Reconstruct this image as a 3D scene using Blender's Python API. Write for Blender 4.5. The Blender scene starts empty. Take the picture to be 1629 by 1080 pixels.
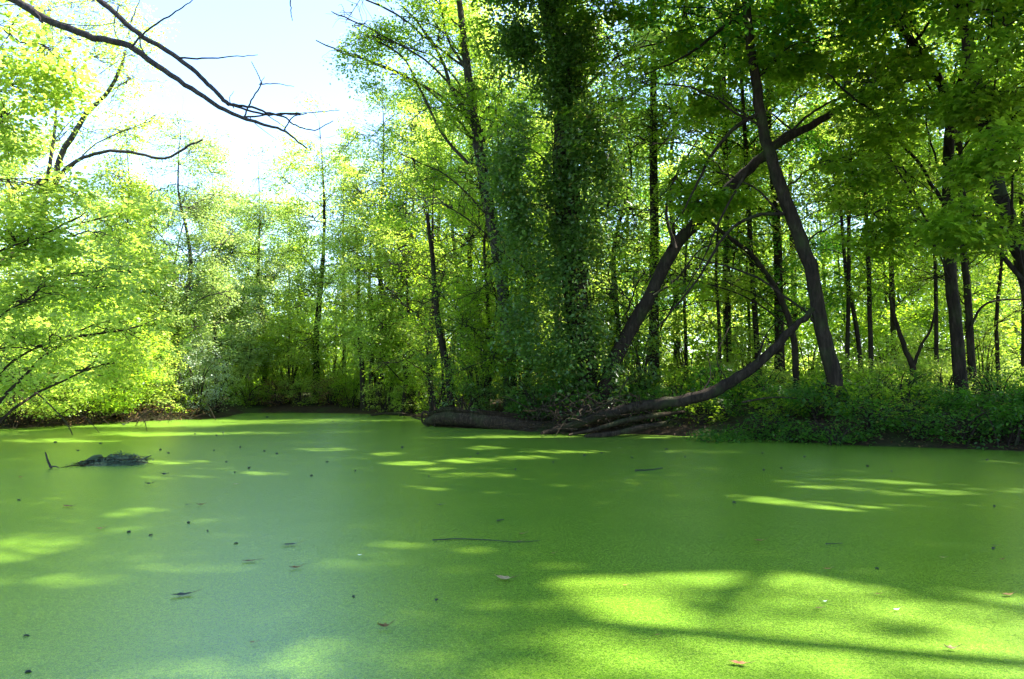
import bpy, math, random
import numpy as np
from mathutils import Vector
R = math.radians
S = bpy.context.scene
COL = S.collection
rng = np.random.default_rng(7)
random.seed(7)

# ---------------------------------------------------------------- camera
F, CXP, HY, CAMH = 1176.0, 814.5, 612.0, 1.5
TILT = math.atan((HY - 540) / F)
cam = bpy.data.cameras.new('camera'); cam.sensor_width = 36; cam.lens = 36 * F / 1629
cam.clip_start = 0.05; cam.clip_end = 3000
co = bpy.data.objects.new('camera', cam); COL.objects.link(co)
co.location = (0, 0, CAMH); co.rotation_euler = (math.pi / 2 + TILT, 0, 0)
S.camera = co
# ---------------------------------------------------------------- light
SUN_EL, SUN_AZ = 56.0, 72.0            # azimuth clockwise from +Y (straight ahead)
w = bpy.data.worlds.new('World'); S.world = w; w.use_nodes = True
nt = w.node_tree; bg = nt.nodes['Background']
sky = nt.nodes.new('ShaderNodeTexSky'); sky.sky_type = 'NISHITA'; sky.sun_disc = False
sky.sun_elevation = R(SUN_EL); sky.sun_rotation = R(SUN_AZ); sky.dust_density = 0.35; sky.ozone_density = 2.5
nt.links.new(sky.outputs[0], bg.inputs[0]); bg.inputs[1].default_value = 0.127
SV = np.array([math.cos(R(SUN_EL)) * math.sin(R(SUN_AZ)), math.cos(R(SUN_EL)) * math.cos(R(SUN_AZ)), math.sin(R(SUN_EL))])
sl = bpy.data.lights.new('sun', 'SUN'); sl.energy = 5.0; sl.angle = R(0.7); sl.color = (1, .94, .85)
so = bpy.data.objects.new('sun', sl); COL.objects.link(so)
so.rotation_euler = Vector(SV).to_track_quat('Z', 'Y').to_euler()
S.view_settings.view_transform = 'Standard'; S.view_settings.look = 'None'
S.view_settings.exposure = 2.35; S.view_settings.gamma = 1
S.cycles.max_bounces = 8; S.cycles.diffuse_bounces = 4; S.cycles.transmission_bounces = 5; S.cycles.glossy_bounces = 2
S.cycles.use_denoising = True

# ---------------------------------------------------------------- helpers
def at(px, py, Y):
    """world point on the ray through picture point (px,py) at distance Y ahead"""
    u = (px - CXP) / F; v = -(py - 540) / F
    yy = math.cos(TILT) - math.sin(TILT) * v; zz = math.sin(TILT) + math.cos(TILT) * v
    return np.array([u / yy * Y, Y, CAMH + zz / yy * Y])
def gr(px, py, z=0.0):
    u = (px - CXP) / F; v = -(py - 540) / F
    yy = math.cos(TILT) - math.sin(TILT) * v; zz = math.sin(TILT) + math.cos(TILT) * v
    k = (z - CAMH) / zz
    return np.array([u * k, yy * k, z])
def tag(o, label=None, cat=None, group=None, kind=None):
    if label: o['label'] = label
    if cat: o['category'] = cat
    if group: o['group'] = group
    if kind: o['kind'] = kind
    return o
def empty(name, loc):
    o = bpy.data.objects.new(name, None); COL.objects.link(o); o.location = loc; return o
def mesh_obj(name, verts, quads, mat, parent=None, smooth=False, tris=None):
    me = bpy.data.meshes.new(name)
    verts = np.asarray(verts, np.float32)
    n4 = len(quads); n3 = 0 if tris is None else len(tris)
    loops = np.asarray(quads, np.int32).reshape(-1)
    tot = np.full(n4, 4, np.int32)
    if n3:
        loops = np.concatenate([loops, np.asarray(tris, np.int32).reshape(-1)])
        tot = np.concatenate([tot, np.full(n3, 3, np.int32)])
    me.vertices.add(len(verts)); me.vertices.foreach_set('co', verts.reshape(-1))
    me.loops.add(len(loops)); me.loops.foreach_set('vertex_index', loops)
    me.polygons.add(n4 + n3)
    st = np.concatenate([[0], np.cumsum(tot)[:-1]]).astype(np.int32)
    me.polygons.foreach_set('loop_start', st); me.polygons.foreach_set('loop_total', tot)
    if smooth: me.polygons.foreach_set('use_smooth', np.ones(n4 + n3, bool))
    me.materials.append(mat); me.update(calc_edges=True)
    o = bpy.data.objects.new(name, me); COL.objects.link(o)
    if parent: o.parent = parent
    return o
def catmull(P, sub):
    P = [np.asarray(p, float) for p in P]
    P = [2 * P[0] - P[1]] + P + [2 * P[-1] - P[-2]]
    out = []
    for i in range(1, len(P) - 2):
        for k in range(sub):
            t = k / sub
            out.append(.5 * (2 * P[i] + (P[i + 1] - P[i - 1]) * t + (2 * P[i - 1] - 5 * P[i] + 4 * P[i + 1] - P[i + 2]) * t * t + (3 * P[i] - P[i - 1] - 3 * P[i + 1] + P[i + 2]) * t ** 3))
    out.append(P[-2])
    return np.array(out)
class Wood:
    """collects tapered bent tubes into one mesh"""
    def __init__(s): s.v = []; s.f = []; s.n = 0
    def tube(s, pts, rad, sides=8, rough=0.0):
        pts = np.asarray(pts, float); m = len(pts)
        rad = np.interp(np.linspace(0, 1, m), np.linspace(0, 1, len(rad)), rad)
        t = np.gradient(pts, axis=0); t /= np.linalg.norm(t, axis=1)[:, None] + 1e-9
        a = np.array([0.31, .95, .05]) if abs(t[0][2]) > .5 else np.array([0.1, .1, .98])
        u = a - t * (t @ a)[:, None]; u /= np.linalg.norm(u, axis=1)[:, None] + 1e-9
        w_ = np.cross(t, u)
        ang = np.arange(sides) / sides * 2 * math.pi
        rr = rad[:, None] * np.ones(sides)
        if rough:
            ridge = 1 + rough * np.interp(np.arange(sides), np.arange(sides), rng.uniform(-1, 1, sides))[None, :]
            rr = rr * ridge * (1 + rough * rng.uniform(-.6, .6, (m, sides)))
        V = pts[:, None, :] + rr[:, :, None] * (np.cos(ang)[None, :, None] * u[:, None, :] + np.sin(ang)[None, :, None] * w_[:, None, :])
        i = np.arange(m - 1)[:, None] * sides; j = np.arange(sides)[None, :]; j2 = (j + 1) % sides
        Q = np.stack([i + j, i + j2, i + j2 + sides, i + j + sides], -1).reshape(-1, 4)
        s.v.append(V.reshape(-1, 3)); s.f.append(Q + s.n); s.n += m * sides
        for e, off in ((0, 0), (m - 1, (m - 1) * sides)):      # close the ends
            c = pts[e]; s.v.append(c[None, :])
            ci = s.n; s.n += 1
            tr = np.stack([np.full(sides, ci), off + np.arange(sides) + ci - m * sides - (0 if e == 0 else 1), off + (np.arange(sides) + 1) % sides + ci - m * sides - (0 if e == 0 else 1)], -1)
            s.f.append(np.concatenate([tr, tr[:, 2:3]], 1)) if False else s.caps.append(tr)
    caps = None
    def __new__(c):
        o = object.__new__(c); o.caps = []; return o
    def build(s, name, mat, parent=None, origin=(0, 0, 0)):
        return mesh_obj(name, np.concatenate(s.v) - np.asarray(origin), np.concatenate(s.f), mat, parent, True, np.concatenate(s.caps))
# leaf outlines: (verts, quads)
LEAF = {
 'small': (np.array([[0, 0, 0], [-.3, .45, .07], [0, 1, -.06], [.3, .45, .07]]), np.array([[0, 3, 2, 1]])),
 'oval': (np.array([[0, 0, 0], [-.24, .25, .05], [-.27, .6, .07], [0, 1, -.08], [.27, .6, .07], [.24, .25, .05]]), np.array([[0, 3, 2, 1], [0, 5, 4, 3]])),
 'lobed': (np.array([[0, 0, 0], [-.2, .5, .05], [0, 1.05, -.1], [.2, .5, .05], [-.72, .62, -.06], [-.42, .12, .03], [.72, .62, -.06], [.42, .12, .03]]),
           np.array([[0, 3, 2, 1], [0, 1, 4, 5], [0, 7, 6, 3]])),
}
def unit(a): return a / (np.linalg.norm(a, axis=-1, keepdims=True) + 1e-9)
class Foliage:
    def __init__(s): s.p = []; s.n = []; s.d = []; s.s = []
    def spray(s, c, r, n, size, flat=.17, tilt=None, jit=.38):
        """one leafy twig end: n leaves over a drooping disc"""
        a = rng.uniform(0, 2 * math.pi, n); q = np.sqrt(rng.uniform(0, 1, n)) * r
        out = np.stack([np.cos(a), np.sin(a), np.zeros(n)], -1)
        p = out * q[:, None]; p[:, 2] = rng.normal(0, flat * r, n) - .35 * q * q / r
        nn = np.array([0, 0, 1.0]) + out * .25 + rng.normal(0, jit, (n, 3))
        if tilt is not None: p[:, 2] += p @ np.array([tilt[0], tilt[1], 0]); nn = nn - np.array([tilt[0], tilt[1], 0])
        d = out * .6 + rng.normal(0, .6, (n, 3)); d[:, 2] -= .35
        s.p.append(np.asarray(c) + p); s.n.append(nn); s.d.append(d)
        s.s.append(size * rng.uniform(.6, 1.25, n))
    def sprays(s, C, r, n, size, **k):
        for c in C: s.spray(c, r * rng.uniform(.7, 1.3), int(n * rng.uniform(.6, 1.4)), size, tilt=rng.normal(0, .25, 2), **k)
    def build(s, name, mat, parent=None, origin=(0, 0, 0), shape='small', cull=None):
        p = np.concatenate(s.p); n = np.concatenate(s.n); d = np.concatenate(s.d); z = np.concatenate(s.s)
        keep = np.ones(len(p), bool)
        if cull is not None: keep = ~cull(p)
        keep &= p[:, 2] > .04
        p, n, d, z = p[keep], unit(n[keep]), d[keep], z[keep]
        d = unit(d - n * np.sum(n * d, 1)[:, None]); x = np.cross(d, n)
        T, Q = LEAF[shape]
        V = p[:, None, :] + z[:, None, None] * (T[None, :, 0:1] * x[:, None, :] + T[None, :, 1:2] * d[:, None, :] + T[None, :, 2:3] * n[:, None, :])
        k = len(T); Q2 = (np.arange(len(p)) * k)[:, None, None] + Q[None]
        return mesh_obj(name, V.reshape(-1, 3) - np.asarray(origin), Q2.reshape(-1, 4), mat, parent)

# ---------------------------------------------------------------- materials
def mat(name):
    m = bpy.data.materials.new(name); m.use_nodes = True; t = m.node_tree; t.nodes.clear()
    return m, t, t.nodes.new('ShaderNodeOutputMaterial')
def N(t, ty, **k):
    n = t.nodes.new(ty)
    for a, b in k.items():
        if a.startswith('i_'):
            key = a[2:]; key = int(key) if key.isdigit() else key.replace('_', ' ')
            n.inputs[key].default_value = b
        else: setattr(n, a, b)
    return n
def ramp(t, stops):
    r = t.nodes.new('ShaderNodeValToRGB'); e = r.color_ramp.elements
    e[0].position, e[0].color = stops[0][0], (*stops[0][1], 1); e[1].position, e[1].color = stops[-1][0], (*stops[-1][1], 1)
    for p, c in stops[1:-1]:
        q = e.new(p); q.color = (*c, 1)
    return r
def leaf_mat(name, dark, mid, light, trans, tw=.5, rough=.42, spec=.35, rare=(.2, .16, .03)):
    m, t, out = mat(name); L = t.links.new
    g = N(t, 'ShaderNodeNewGeometry'); c = ramp(t, [(0, dark), (.5, mid), (.96, light), (1, rare)]); c.color_ramp.interpolation = 'LINEAR'
    L(g.outputs['Random Per Island'], c.inputs[0])
    p = N(t, 'ShaderNodeBsdfPrincipled', i_Roughness=rough); p.inputs['Specular IOR Level'].default_value = spec
    L(c.outputs[0], p.inputs['Base Color'])
    tr = N(t, 'ShaderNodeBsdfTranslucent')
    hs = N(t, 'ShaderNodeMix', data_type='RGBA', blend_type='MIX'); hs.inputs[0].default_value = .45
    hs.inputs[7].default_value = (*trans, 1); L(c.outputs[0], hs.inputs[6])
    mu = N(t, 'ShaderNodeMix', data_type='RGBA', blend_type='MULTIPLY'); mu.inputs[0].default_value = 1
    mu.inputs[7].default_value = (2.3, 2.2, 1.6, 1); L(hs.outputs[2], mu.inputs[6]); L(mu.outputs[2], tr.inputs[0])
    mx = N(t, 'ShaderNodeMixShader'); mx.inputs[0].default_value = tw
    L(p.outputs[0], mx.inputs[1]); L(tr.outputs[0], mx.inputs[2]); L(mx.outputs[0], out.inputs[0])
    return m
M = {}
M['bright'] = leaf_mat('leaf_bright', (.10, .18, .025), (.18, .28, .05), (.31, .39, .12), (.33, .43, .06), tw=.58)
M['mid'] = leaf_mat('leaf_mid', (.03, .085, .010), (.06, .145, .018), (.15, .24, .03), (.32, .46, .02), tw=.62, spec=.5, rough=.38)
M['dark'] = leaf_mat('leaf_dark', (.018, .055, .01), (.032, .09, .013), (.07, .145, .02), (.08, .28, .01))  # dark leaf, also used to paint shade onto the right bank plants
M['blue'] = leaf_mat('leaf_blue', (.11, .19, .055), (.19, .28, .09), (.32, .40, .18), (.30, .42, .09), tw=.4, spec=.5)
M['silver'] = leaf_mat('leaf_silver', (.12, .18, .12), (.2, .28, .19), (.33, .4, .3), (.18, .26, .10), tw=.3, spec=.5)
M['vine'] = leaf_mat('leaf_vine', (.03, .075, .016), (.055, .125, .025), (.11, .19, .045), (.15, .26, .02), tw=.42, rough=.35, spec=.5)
M['dry'] = leaf_mat('leaf_dry', (.07, .035, .018), (.14, .08, .035), (.25, .17, .08), (.2, .1, .03), tw=.25, rough=.7, spec=.2)
M['litter'] = leaf_mat('leaf_litter', (.03, .018, .01), (.06, .036, .018), (.14, .09, .045), (.1, .06, .02), tw=.1, rough=.8, spec=.2)
def bark_mat(name, a, b, c, moss=.35, scale=9):
    m, t, out = mat(name); L = t.links.new
    tc = N(t, 'ShaderNodeTexCoord'); mp = N(t, 'ShaderNodeMapping'); mp.inputs['Scale'].default_value = (1, 1, .22)
    L(tc.outputs['Object'], mp.inputs[0])
    n1 = N(t, 'ShaderNodeTexNoise', i_Scale=scale, i_Detail=8, i_Roughness=.7, i_Distortion=.4); L(mp.outputs[0], n1.inputs[0])
    r = ramp(t, [(.3, a), (.52, b), (.72, c)]); L(n1.outputs[0], r.inputs[0])
    n2 = N(t, 'ShaderNodeTexNoise', i_Scale=1.3, i_Detail=5); L(tc.outputs['Object'], n2.inputs[0])
    r2 = ramp(t, [(.52, (0, 0, 0)), (.66, (moss, moss, moss))]); L(n2.outputs[0], r2.inputs[0])
    mx = N(t, 'ShaderNodeMix', data_type='RGBA'); L(r2.outputs[0], mx.inputs[0]); L(r.outputs[0], mx.inputs[6]); mx.inputs[7].default_value = (.045, .075, .02, 1)
    p = N(t, 'ShaderNodeBsdfPrincipled', i_Roughness=.9); p.inputs['Specular IOR Level'].default_value = .12; L(mx.outputs[2], p.inputs['Base Color'])
    b_ = N(t, 'ShaderNodeBump', i_Strength=1.0, i_Distance=.06); L(n1.outputs[0], b_.inputs['Height']); L(b_.outputs[0], p.inputs['Normal'])
    L(p.outputs[0], out.inputs[0]); return m
M['bark'] = bark_mat('bark', (.010, .008, .006), (.028, .021, .015), (.06, .047, .035))
M['bark_grey'] = bark_mat('bark_grey', (.025, .022, .02), (.06, .052, .045), (.12, .105, .09), .2)
M['deadwood'] = bark_mat('deadwood', (.010, .007, .005), (.035, .025, .016), (.12, .09, .06), .3, 16)
M['branch'] = bark_mat('branch_bark', (.025, .02, .022), (.055, .045, .045), (.10, .085, .08), .05, 30)
def ground_mat():
    m, t, out = mat('forest_floor'); L = t.links.new
    tc = N(t, 'ShaderNodeTexCoord')
    n = N(t, 'ShaderNodeTexNoise', i_Scale=7, i_Detail=9, i_Roughness=.75); L(tc.outputs['Object'], n.inputs[0])
    r = ramp(t, [(.3, (.012, .009, .006)), (.5, (.035, .024, .014)), (.7, (.085, .06, .035))]); L(n.outputs[0], r.inputs[0])
    n2 = N(t, 'ShaderNodeTexNoise', i_Scale=.6, i_Detail=4); L(tc.outputs['Object'], n2.inputs[0])
    r2 = ramp(t, [(.5, (0, 0, 0)), (.62, (.6, .6, .6))]); L(n2.outputs[0], r2.inputs[0])
    mx = N(t, 'ShaderNodeMix', data_type='RGBA'); L(r2.outputs[0], mx.inputs[0]); L(r.outputs[0], mx.inputs[6]); mx.inputs[7].default_value = (.03, .06, .012, 1)
    p = N(t, 'ShaderNodeBsdfPrincipled', i_Roughness=.95); p.inputs['Specular IOR Level'].default_value = .1; L(mx.outputs[2], p.inputs['Base Color'])
    b = N(t, 'ShaderNodeBump', i_Strength=1, i_Distance=.08); L(n.outputs[0], b.inputs['Height']); L(b.outputs[0], p.inputs['Normal'])
    L(p.outputs[0], out.inputs[0]); return m
def duckweed_mat():
    m, t, out = mat('duckweed_water'); L = t.links.new
    tc = N(t, 'ShaderNodeTexCoord')
    v = N(t, 'ShaderNodeTexVoronoi', i_Scale=190.0); L(tc.outputs['Object'], v.inputs[0])      # single fronds about 5 mm
    n = N(t, 'ShaderNodeTexNoise', i_Scale=28, i_Detail=6, i_Roughness=.7); L(tc.outputs['Object'], n.inputs[0])
    big = N(t, 'ShaderNodeTexNoise', i_Scale=.5, i_Detail=5, i_Roughness=.6); L(tc.outputs['Object'], big.inputs[0])
    sep = N(t, 'ShaderNodeSeparateColor'); L(v.outputs['Color'], sep.inputs[0])
    fr = ramp(t, [(0, (.06, .155, .003)), (.35, (.095, .21, .005)), (.8, (.155, .265, .016)), (1, (.25, .35, .05))]); L(sep.outputs[0], fr.inputs[0])
    # clumps where the mat is a little thinner or older
    r1 = ramp(t, [(.32, (.55, .6, .6)), (.5, (1, 1, 1)), (.75, (1.12, 1.08, 1))]); L(n.outputs[0], r1.inputs[0])
    r2 = ramp(t, [(.35, (.86, .92, .9)), (.6, (1.05, 1.02, 1))]); L(big.outputs[0], r2.inputs[0])
    m1 = N(t, 'ShaderNodeMix', data_type='RGBA', blend_type='MULTIPLY'); m1.inputs[0].default_value = 1; L(fr.outputs[0], m1.inputs[6]); L(r1.outputs[0], m1.inputs[7])
    m2 = N(t, 'ShaderNodeMix', data_type='RGBA', blend_type='MULTIPLY'); m2.inputs[0].default_value = 1; L(m1.outputs[2], m2.inputs[6]); L(r2.outputs[0], m2.inputs[7])
    p = N(t, 'ShaderNodeBsdfPrincipled', i_Roughness=.27); p.inputs['IOR'].default_value = 1.72; p.inputs['Specular Tint'].default_value = (.82, .94, 1, 1)  # blue tint put on reflections to stand in for sky colour
    p.inputs['Specular IOR Level'].default_value = .9
    L(m2.outputs[2], p.inputs['Base Color'])
    b = N(t, 'ShaderNodeBump', i_Strength=.18, i_Distance=.003); L(v.outputs['Distance'], b.inputs['Height'])
    b2 = N(t, 'ShaderNodeBump', i_Strength=.25, i_Distance=.01); L(n.outputs[0], b2.inputs['Height']); L(b.outputs[0], b2.inputs['Normal'])
    L(b2.outputs[0], p.inputs['Normal'])
    L(p.outputs[0], out.inputs[0]); return m
M['ground'] = ground_mat(); M['duckweed'] = duckweed_mat()

# ---------------------------------------------------------------- terrain
shore_px = [(1629, 718), (1500, 713), (1400, 710), (1300, 705), (1180, 698), (1050, 692), (960, 690), (860, 688), (800, 683), (700, 679), (680, 672), (672, 665), (600, 659), (500, 657), (400, 657), (372, 661), (350, 665), (250, 669), (170, 673), (100, 677), (0, 683)]
SH = [tuple(gr(*p)[:2]) for p in shore_px]
SH = [(9, -1.5), (12, 4), (12.6, 10), (12.3, 14)] + SH + [(-19.5, 21), (-20.5, 14), (-14, 4), (-7, -2.5), (3, -3.5)]
SHA = catmull([np.array([*p, 0]) for p in SH + [SH[0]]], 4)[:-1, :2]
SHA[4:-4] += rng.normal(0, .05, SHA[4:-4].shape)
def sdist(P):
    """distance to the shoreline, positive on land"""
    P = np.atleast_2d(P); A = SHA; B = np.roll(A, -1, 0)
    best = np.full(len(P), 1e9); inside = np.zeros(len(P), bool)
    for a, b in zip(A, B):
        ab = b - a; t = np.clip(((P - a) @ ab) / (ab @ ab), 0, 1)
        best = np.minimum(best, np.hypot(*(P - a - t[:, None] * ab).T))
        c = ((a[1] > P[:, 1]) != (b[1] > P[:, 1]))
        with np.errstate(divide='ignore', invalid='ignore'):
            xi = a[0] + (P[:, 1] - a[1]) / (b[1] - a[1]) * ab[0]
        inside ^= c & (P[:, 0] < xi)
    return np.where(inside, -best, best)
_k = rng.uniform(0, 6.28, 12)
def gz(x, y):
    x = np.atleast_1d(np.asarray(x, float)); y = np.atleast_1d(np.asarray(y, float))
    d = sdist(np.stack([x, y], -1))
    hb = .45 + .45 / (1 + np.exp(-(x + 1) / 2.5))
    s = np.clip(d / 3.2, 0, 1); s = s * s * (3 - 2 * s) * .75 + .25 * np.clip(d / .8, 0, 1)
    z = np.where(d > 0, hb * s, np.clip(d * .4, -.6, 0)) + .012 * np.clip(d - 5, 0, 60)
    nz = .10 * np.sin(x * .7 + _k[0]) * np.sin(y * .55 + _k[1]) + .06 * np.sin(x * 1.9 + _k[2] + y) * np.sin(y * 1.7 - x * .6 + _k[3]) + .03 * np.sin(x * 4.3 + _k[4]) * np.sin(y * 4.9 + _k[5])
    return z + nz * np.clip(d / 1.5, 0, 1)
def g1(x, y): return float(gz(x, y)[0])
xs = np.concatenate([np.linspace(-500, -45, 14)[:-1], np.arange(-45, 55, .5), np.linspace(55, 500, 14)])
ys = np.concatenate([np.linspace(-300, -10, 10)[:-1], np.arange(-10, 14, .7), np.arange(14, 46, .35), np.arange(46, 110, 1.2), np.linspace(111, 900, 14)])
X, Y_ = np.meshgrid(xs, ys); Z = gz(X.ravel(), Y_.ravel())
nx = len(xs); i = (np.arange(len(ys) - 1)[:, None] * nx + np.arange(nx - 1)[None]).ravel()
tag(mesh_obj('ground', np.stack([X.ravel(), Y_.ravel(), Z], -1), np.stack([i, i + 1, i + 1 + nx, i + nx], -1), M['ground'], None, True), kind='structure', label='dark leaf strewn forest floor and pond bank')
wx = np.linspace(-26, 18, 45); wy = np.linspace(-6, 42, 49); X, Y_ = np.meshgrid(wx, wy); nx = len(wx)
i = (np.arange(len(wy) - 1)[:, None] * nx + np.arange(nx - 1)[None]).ravel()
tag(mesh_obj('pond', np.stack([X.ravel(), Y_.ravel(), 0 * X.ravel()], -1), np.stack([i, i + 1, i + 1 + nx, i + nx], -1), M['duckweed']), kind='structure', label='pond surface covered in bright green duckweed')

# ---------------------------------------------------------------- gaps in the canopy: where the sun reaches the pond
patch_px = [  # centre, half width, half height in the picture, strength
 (430, 691, 200, 5, 1), (720, 690, 250, 6, 1), (90, 700, 130, 3, .9), (560, 684, 160, 3, .8), (880, 686, 90, 2.5, .8), (560, 672, 260, 3, .6), (250, 672, 160, 3, .7),
 (25, 872, 75, 20, .55), (590, 870, 52, 6, .9), (740, 866, 55, 5, .4), (215, 813, 32, 4, .8), (190, 842, 30, 3, .5), (660, 779, 32, 2.5, .9), (740, 733, 38, 3, .95), (830, 728, 36, 2.5, 1), (614, 722, 22, 2.5, 1), (650, 737, 42, 2.5, .9), (690, 746, 25, 2, .6), (770, 712, 22, 2.5, .7),
 (268, 735, 52, 2.5, .8), (275, 759, 60, 3, .9), (430, 752, 34, 2.5, .7), (520, 715, 40, 2, .6), (760, 756, 60, 3, .35), (980, 790, 30, 2.5, .6), (860, 808, 40, 3, .4), (600, 802, 60, 3, .3), (340, 823, 40, 3, .3), (640, 884, 60, 5, .15), (130, 925, 60, 8, .15), (270, 905, 60, 5, .12),
 (1370, 766, 115, 3.5, 1), (1500, 767, 60, 4, 1), (1560, 781, 90, 4, .95), (1450, 784, 50, 3, .8), (1330, 775, 50, 2.5, .9), (1340, 747, 60, 2, .5), (1250, 797, 60, 4.5, .9), (1310, 812, 60, 4.5, .95), (1380, 806, 50, 3, .6), (1350, 830, 40, 3, .6), (1110, 746, 28, 2, .8), (1600, 735, 30, 2, .7), (1270, 842, 60, 4, .4), (1110, 718, 60, 2, .4), (900, 718, 60, 2, .5),
 (1200, 876, 50, 4, .5), (1110, 880, 30, 3, .5), (870, 895, 50, 5, .6), (1590, 800, 40, 3, .5),
 (965, 945, 92, 30, 1), (1110, 910, 75, 15, 1), (1200, 922, 110, 14, .9), (1350, 938, 70, 9, .85), (1160, 945, 90, 10, .35),
 (1090, 1000, 150, 20, .9), (1220, 1025, 190, 28, .95), (1050, 1060, 200, 20, .9), (1330, 1015, 70, 18, .7), (980, 1020, 120, 12, .5),
 (1290, 968, 100, 12, .45), (1480, 975, 120, 12, .8), (1600, 950, 60, 10, .8), (1600, 1000, 90, 12, .7), (1590, 1050, 120, 30, 1), (1480, 1060, 90, 14, .8), (1150, 1080, 260, 14, .8), (880, 1075, 120, 18, .4), (640, 1040, 160, 16, .1), (420, 1065, 200, 18, .12), (1000, 1060, 90, 10, .6),
]
PATCH = []
for px, py, hw, hh, st in patch_px:
    c = gr(px, py); n_ = gr(px, min(py + hh, 1400))[1]; f_ = gr(px, max(py - hh, 650))[1]
    k_ = 1.1 if py > 860 else 1.15
    PATCH.append((c[0], (n_ + f_) / 2, hw / F * c[1] * k_ + .06, (f_ - n_) / 2 * k_ + .1, st))
def sunlit(p):
    """leaves that would shade a sunlit patch of the pond"""
    t = p[:, 2] / SV[2]; gx = p[:, 0] - SV[0] * t; gy = p[:, 1] - SV[1] * t
    kill = np.zeros(len(p), bool); u = rng.uniform(0, 1, len(p))
    for cx, cy, a, b, st in PATCH:
        q = ((gx - cx) / a) ** 2 + ((gy - cy) / b) ** 2
        kill |= (q < 1) & (u < (1 if st >= 1 else 1 + math.log(st * .9) / 5.2))
    # and the whole left bank stands in the sun
    kill |= (gy > 21.3) & (gy < 24.2) & (gx > -11) & (gx < 2.6) & (np.sin(gx * 1.9 + np.sin(gy * 5) * 1.3) > -.35)
    # broken light inside the wood behind the right bank
    kill |= (gy > 20.5) & (gx > 2.5 - .1 * (gy - 20)) & (np.sin(gx * 1.25 + 1.2 * np.sin(gy * .8)) * np.sin(gy * 1.4 + np.sin(gx * .9)) > .22)
    kill |= (gx < -15.5) & (gy > 15) & (p[:, 0] > -14)
    return kill

# ---------------------------------------------------------------- tree builder
def noise3(P, s, seed=0.0):
    P = P * s + seed
    return (np.sin(P[:, 0] * 1.0 + 1.3 * np.sin(P[:, 1] * .9)) + np.sin(P[:, 1] * 1.1 + 1.7 * np.sin(P[:, 2] * 1.2)) + np.sin(P[:, 2] * .9 + 1.5 * np.sin(P[:, 0] * 1.3))) / 3
def tree(name, label, cat, trunk, rad, lobes, leaf='mid', shape='small', size=.1, dens=1.0, per=50, spr=.58, limbs=(), group=None, bark='bark', cull=sunlit, sides=10, gap=.08, trunk_sub=4, rough=.10, twigs=True, flare=True, parent_shape=None):
    """trunk: points; lobes: (centre, (rx,ry,rz)) masses of the crown, each on its own limb; limbs: (points, r0, r1)"""
    trunk = [np.asarray(p, float) for p in trunk]; base = trunk[0].copy()
    root = empty(name, base); tag(root, label, cat, group)
    T = catmull(trunk, trunk_sub)
    T[1:-1] += rng.normal(0, rad[0] * .07, T[1:-1].shape)
    W = Wood(); rr = list(rad)
    if flare: T = np.vstack([T[0] - [0, 0, .25], T]); rad2 = np.interp(np.linspace(0, 1, len(T)), np.linspace(0, 1, len(rr)), rr); rad2[0] *= 1.45; rad2[1] *= 1.25; rr = rad2
    W.tube(T, rr, sides, rough)
    tr_r = np.interp(np.linspace(0, 1, len(T)), np.linspace(0, 1, len(rr)), rr)
    for pts, r0, r1 in limbs:
        L_ = catmull(pts, 4); L_[1:-1] += rng.normal(0, r0 * .15, L_[1:-1].shape); 
        if True: lw = Wood(); lw.tube(L_, [r0, r1], 8, .1); lw.build('limb', M[bark], root, base)
        else: W.tube(L_, [r0, r1], 8, .1)
    Fo = Foliage(); TW = Wood()
    for lobe in lobes:
        c, rd = lobe[:2]; pc = lobe[2] if len(lobe) > 2 else None
        c = np.asarray(c, float); rd = np.asarray(rd, float)
        # limb from the trunk to this mass
        dz = c[2] - T[:, 2]; dh = np.hypot(c[0] - T[:, 0], c[1] - T[:, 1])
        score = np.abs(dz - .55 * dh) + .35 * dh; k = int(np.argmin(score[1:])) + 1
        a = T[k] if pc is None else pc; tk = tr_r[k] if pc is None else .06
        mid = (a + c) / 2 + np.array([0, 0, .10 * np.linalg.norm(c - a)]) + rng.normal(0, .12, 3)
        if np.linalg.norm(c - a) < .6: c2 = c + [0.1, 0, .5 * rd[2]]
        else: c2 = c
        lr = min(tk * .4, .012 + .009 * np.linalg.norm(c2 - a))
        Lp = catmull([a, a * .7 + mid * .3 + rng.normal(0, .05, 3), mid, c2, c2 + (c2 - mid) * .35], 4)
        Lp[2:] += np.cumsum(rng.normal(0, .035, Lp[2:].shape), 0)
        W.tube(Lp, [lr, lr * .3], 6)
        vol = 4.19 * rd[0] * rd[1] * rd[2]; n = max(9, int(vol * 1.75 * dens * (.62 / spr) ** 1.5))
        q = unit(rng.normal(0, 1, (n * 3, 3))) * (rng.uniform(.12, 1, (n * 3, 1)) ** .42)
        C = c + q * rd; C = C[noise3(C, 1.7 / spr * .62, base[0]) > gap][:n]
        C[:, 2] = np.maximum(C[:, 2], .35)
        if cull is not None:
            pass
        Fo.sprays(C, spr, per, size)
        if twigs:
            for cc in C[::1 if len(C) < 150 else 2]:
                kk = int(np.argmin(np.linalg.norm(Lp - cc, axis=1))); kk = max(1, kk - 2)
                s0 = Lp[kk]; m_ = (s0 + cc) / 2 + rng.normal(0, .08, 3) + [0, 0, .06]
                TW.tube(np.array([s0, (s0 + m_) / 2 + rng.normal(0, .03, 3), m_, (m_ + cc) / 2 + rng.normal(0, .04, 3), cc]), [.012, .004], 4)
    if TW.n: 
        W.v += TW.v; W.f += [f + W.n for f in TW.f]; W.caps += [f + W.n for f in TW.caps]; W.n += TW.n
    W.build('trunk', M[bark], root, base)
    if Fo.p: Fo.build('crown', M[leaf], root, base, shape, cull)
    return root
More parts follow.
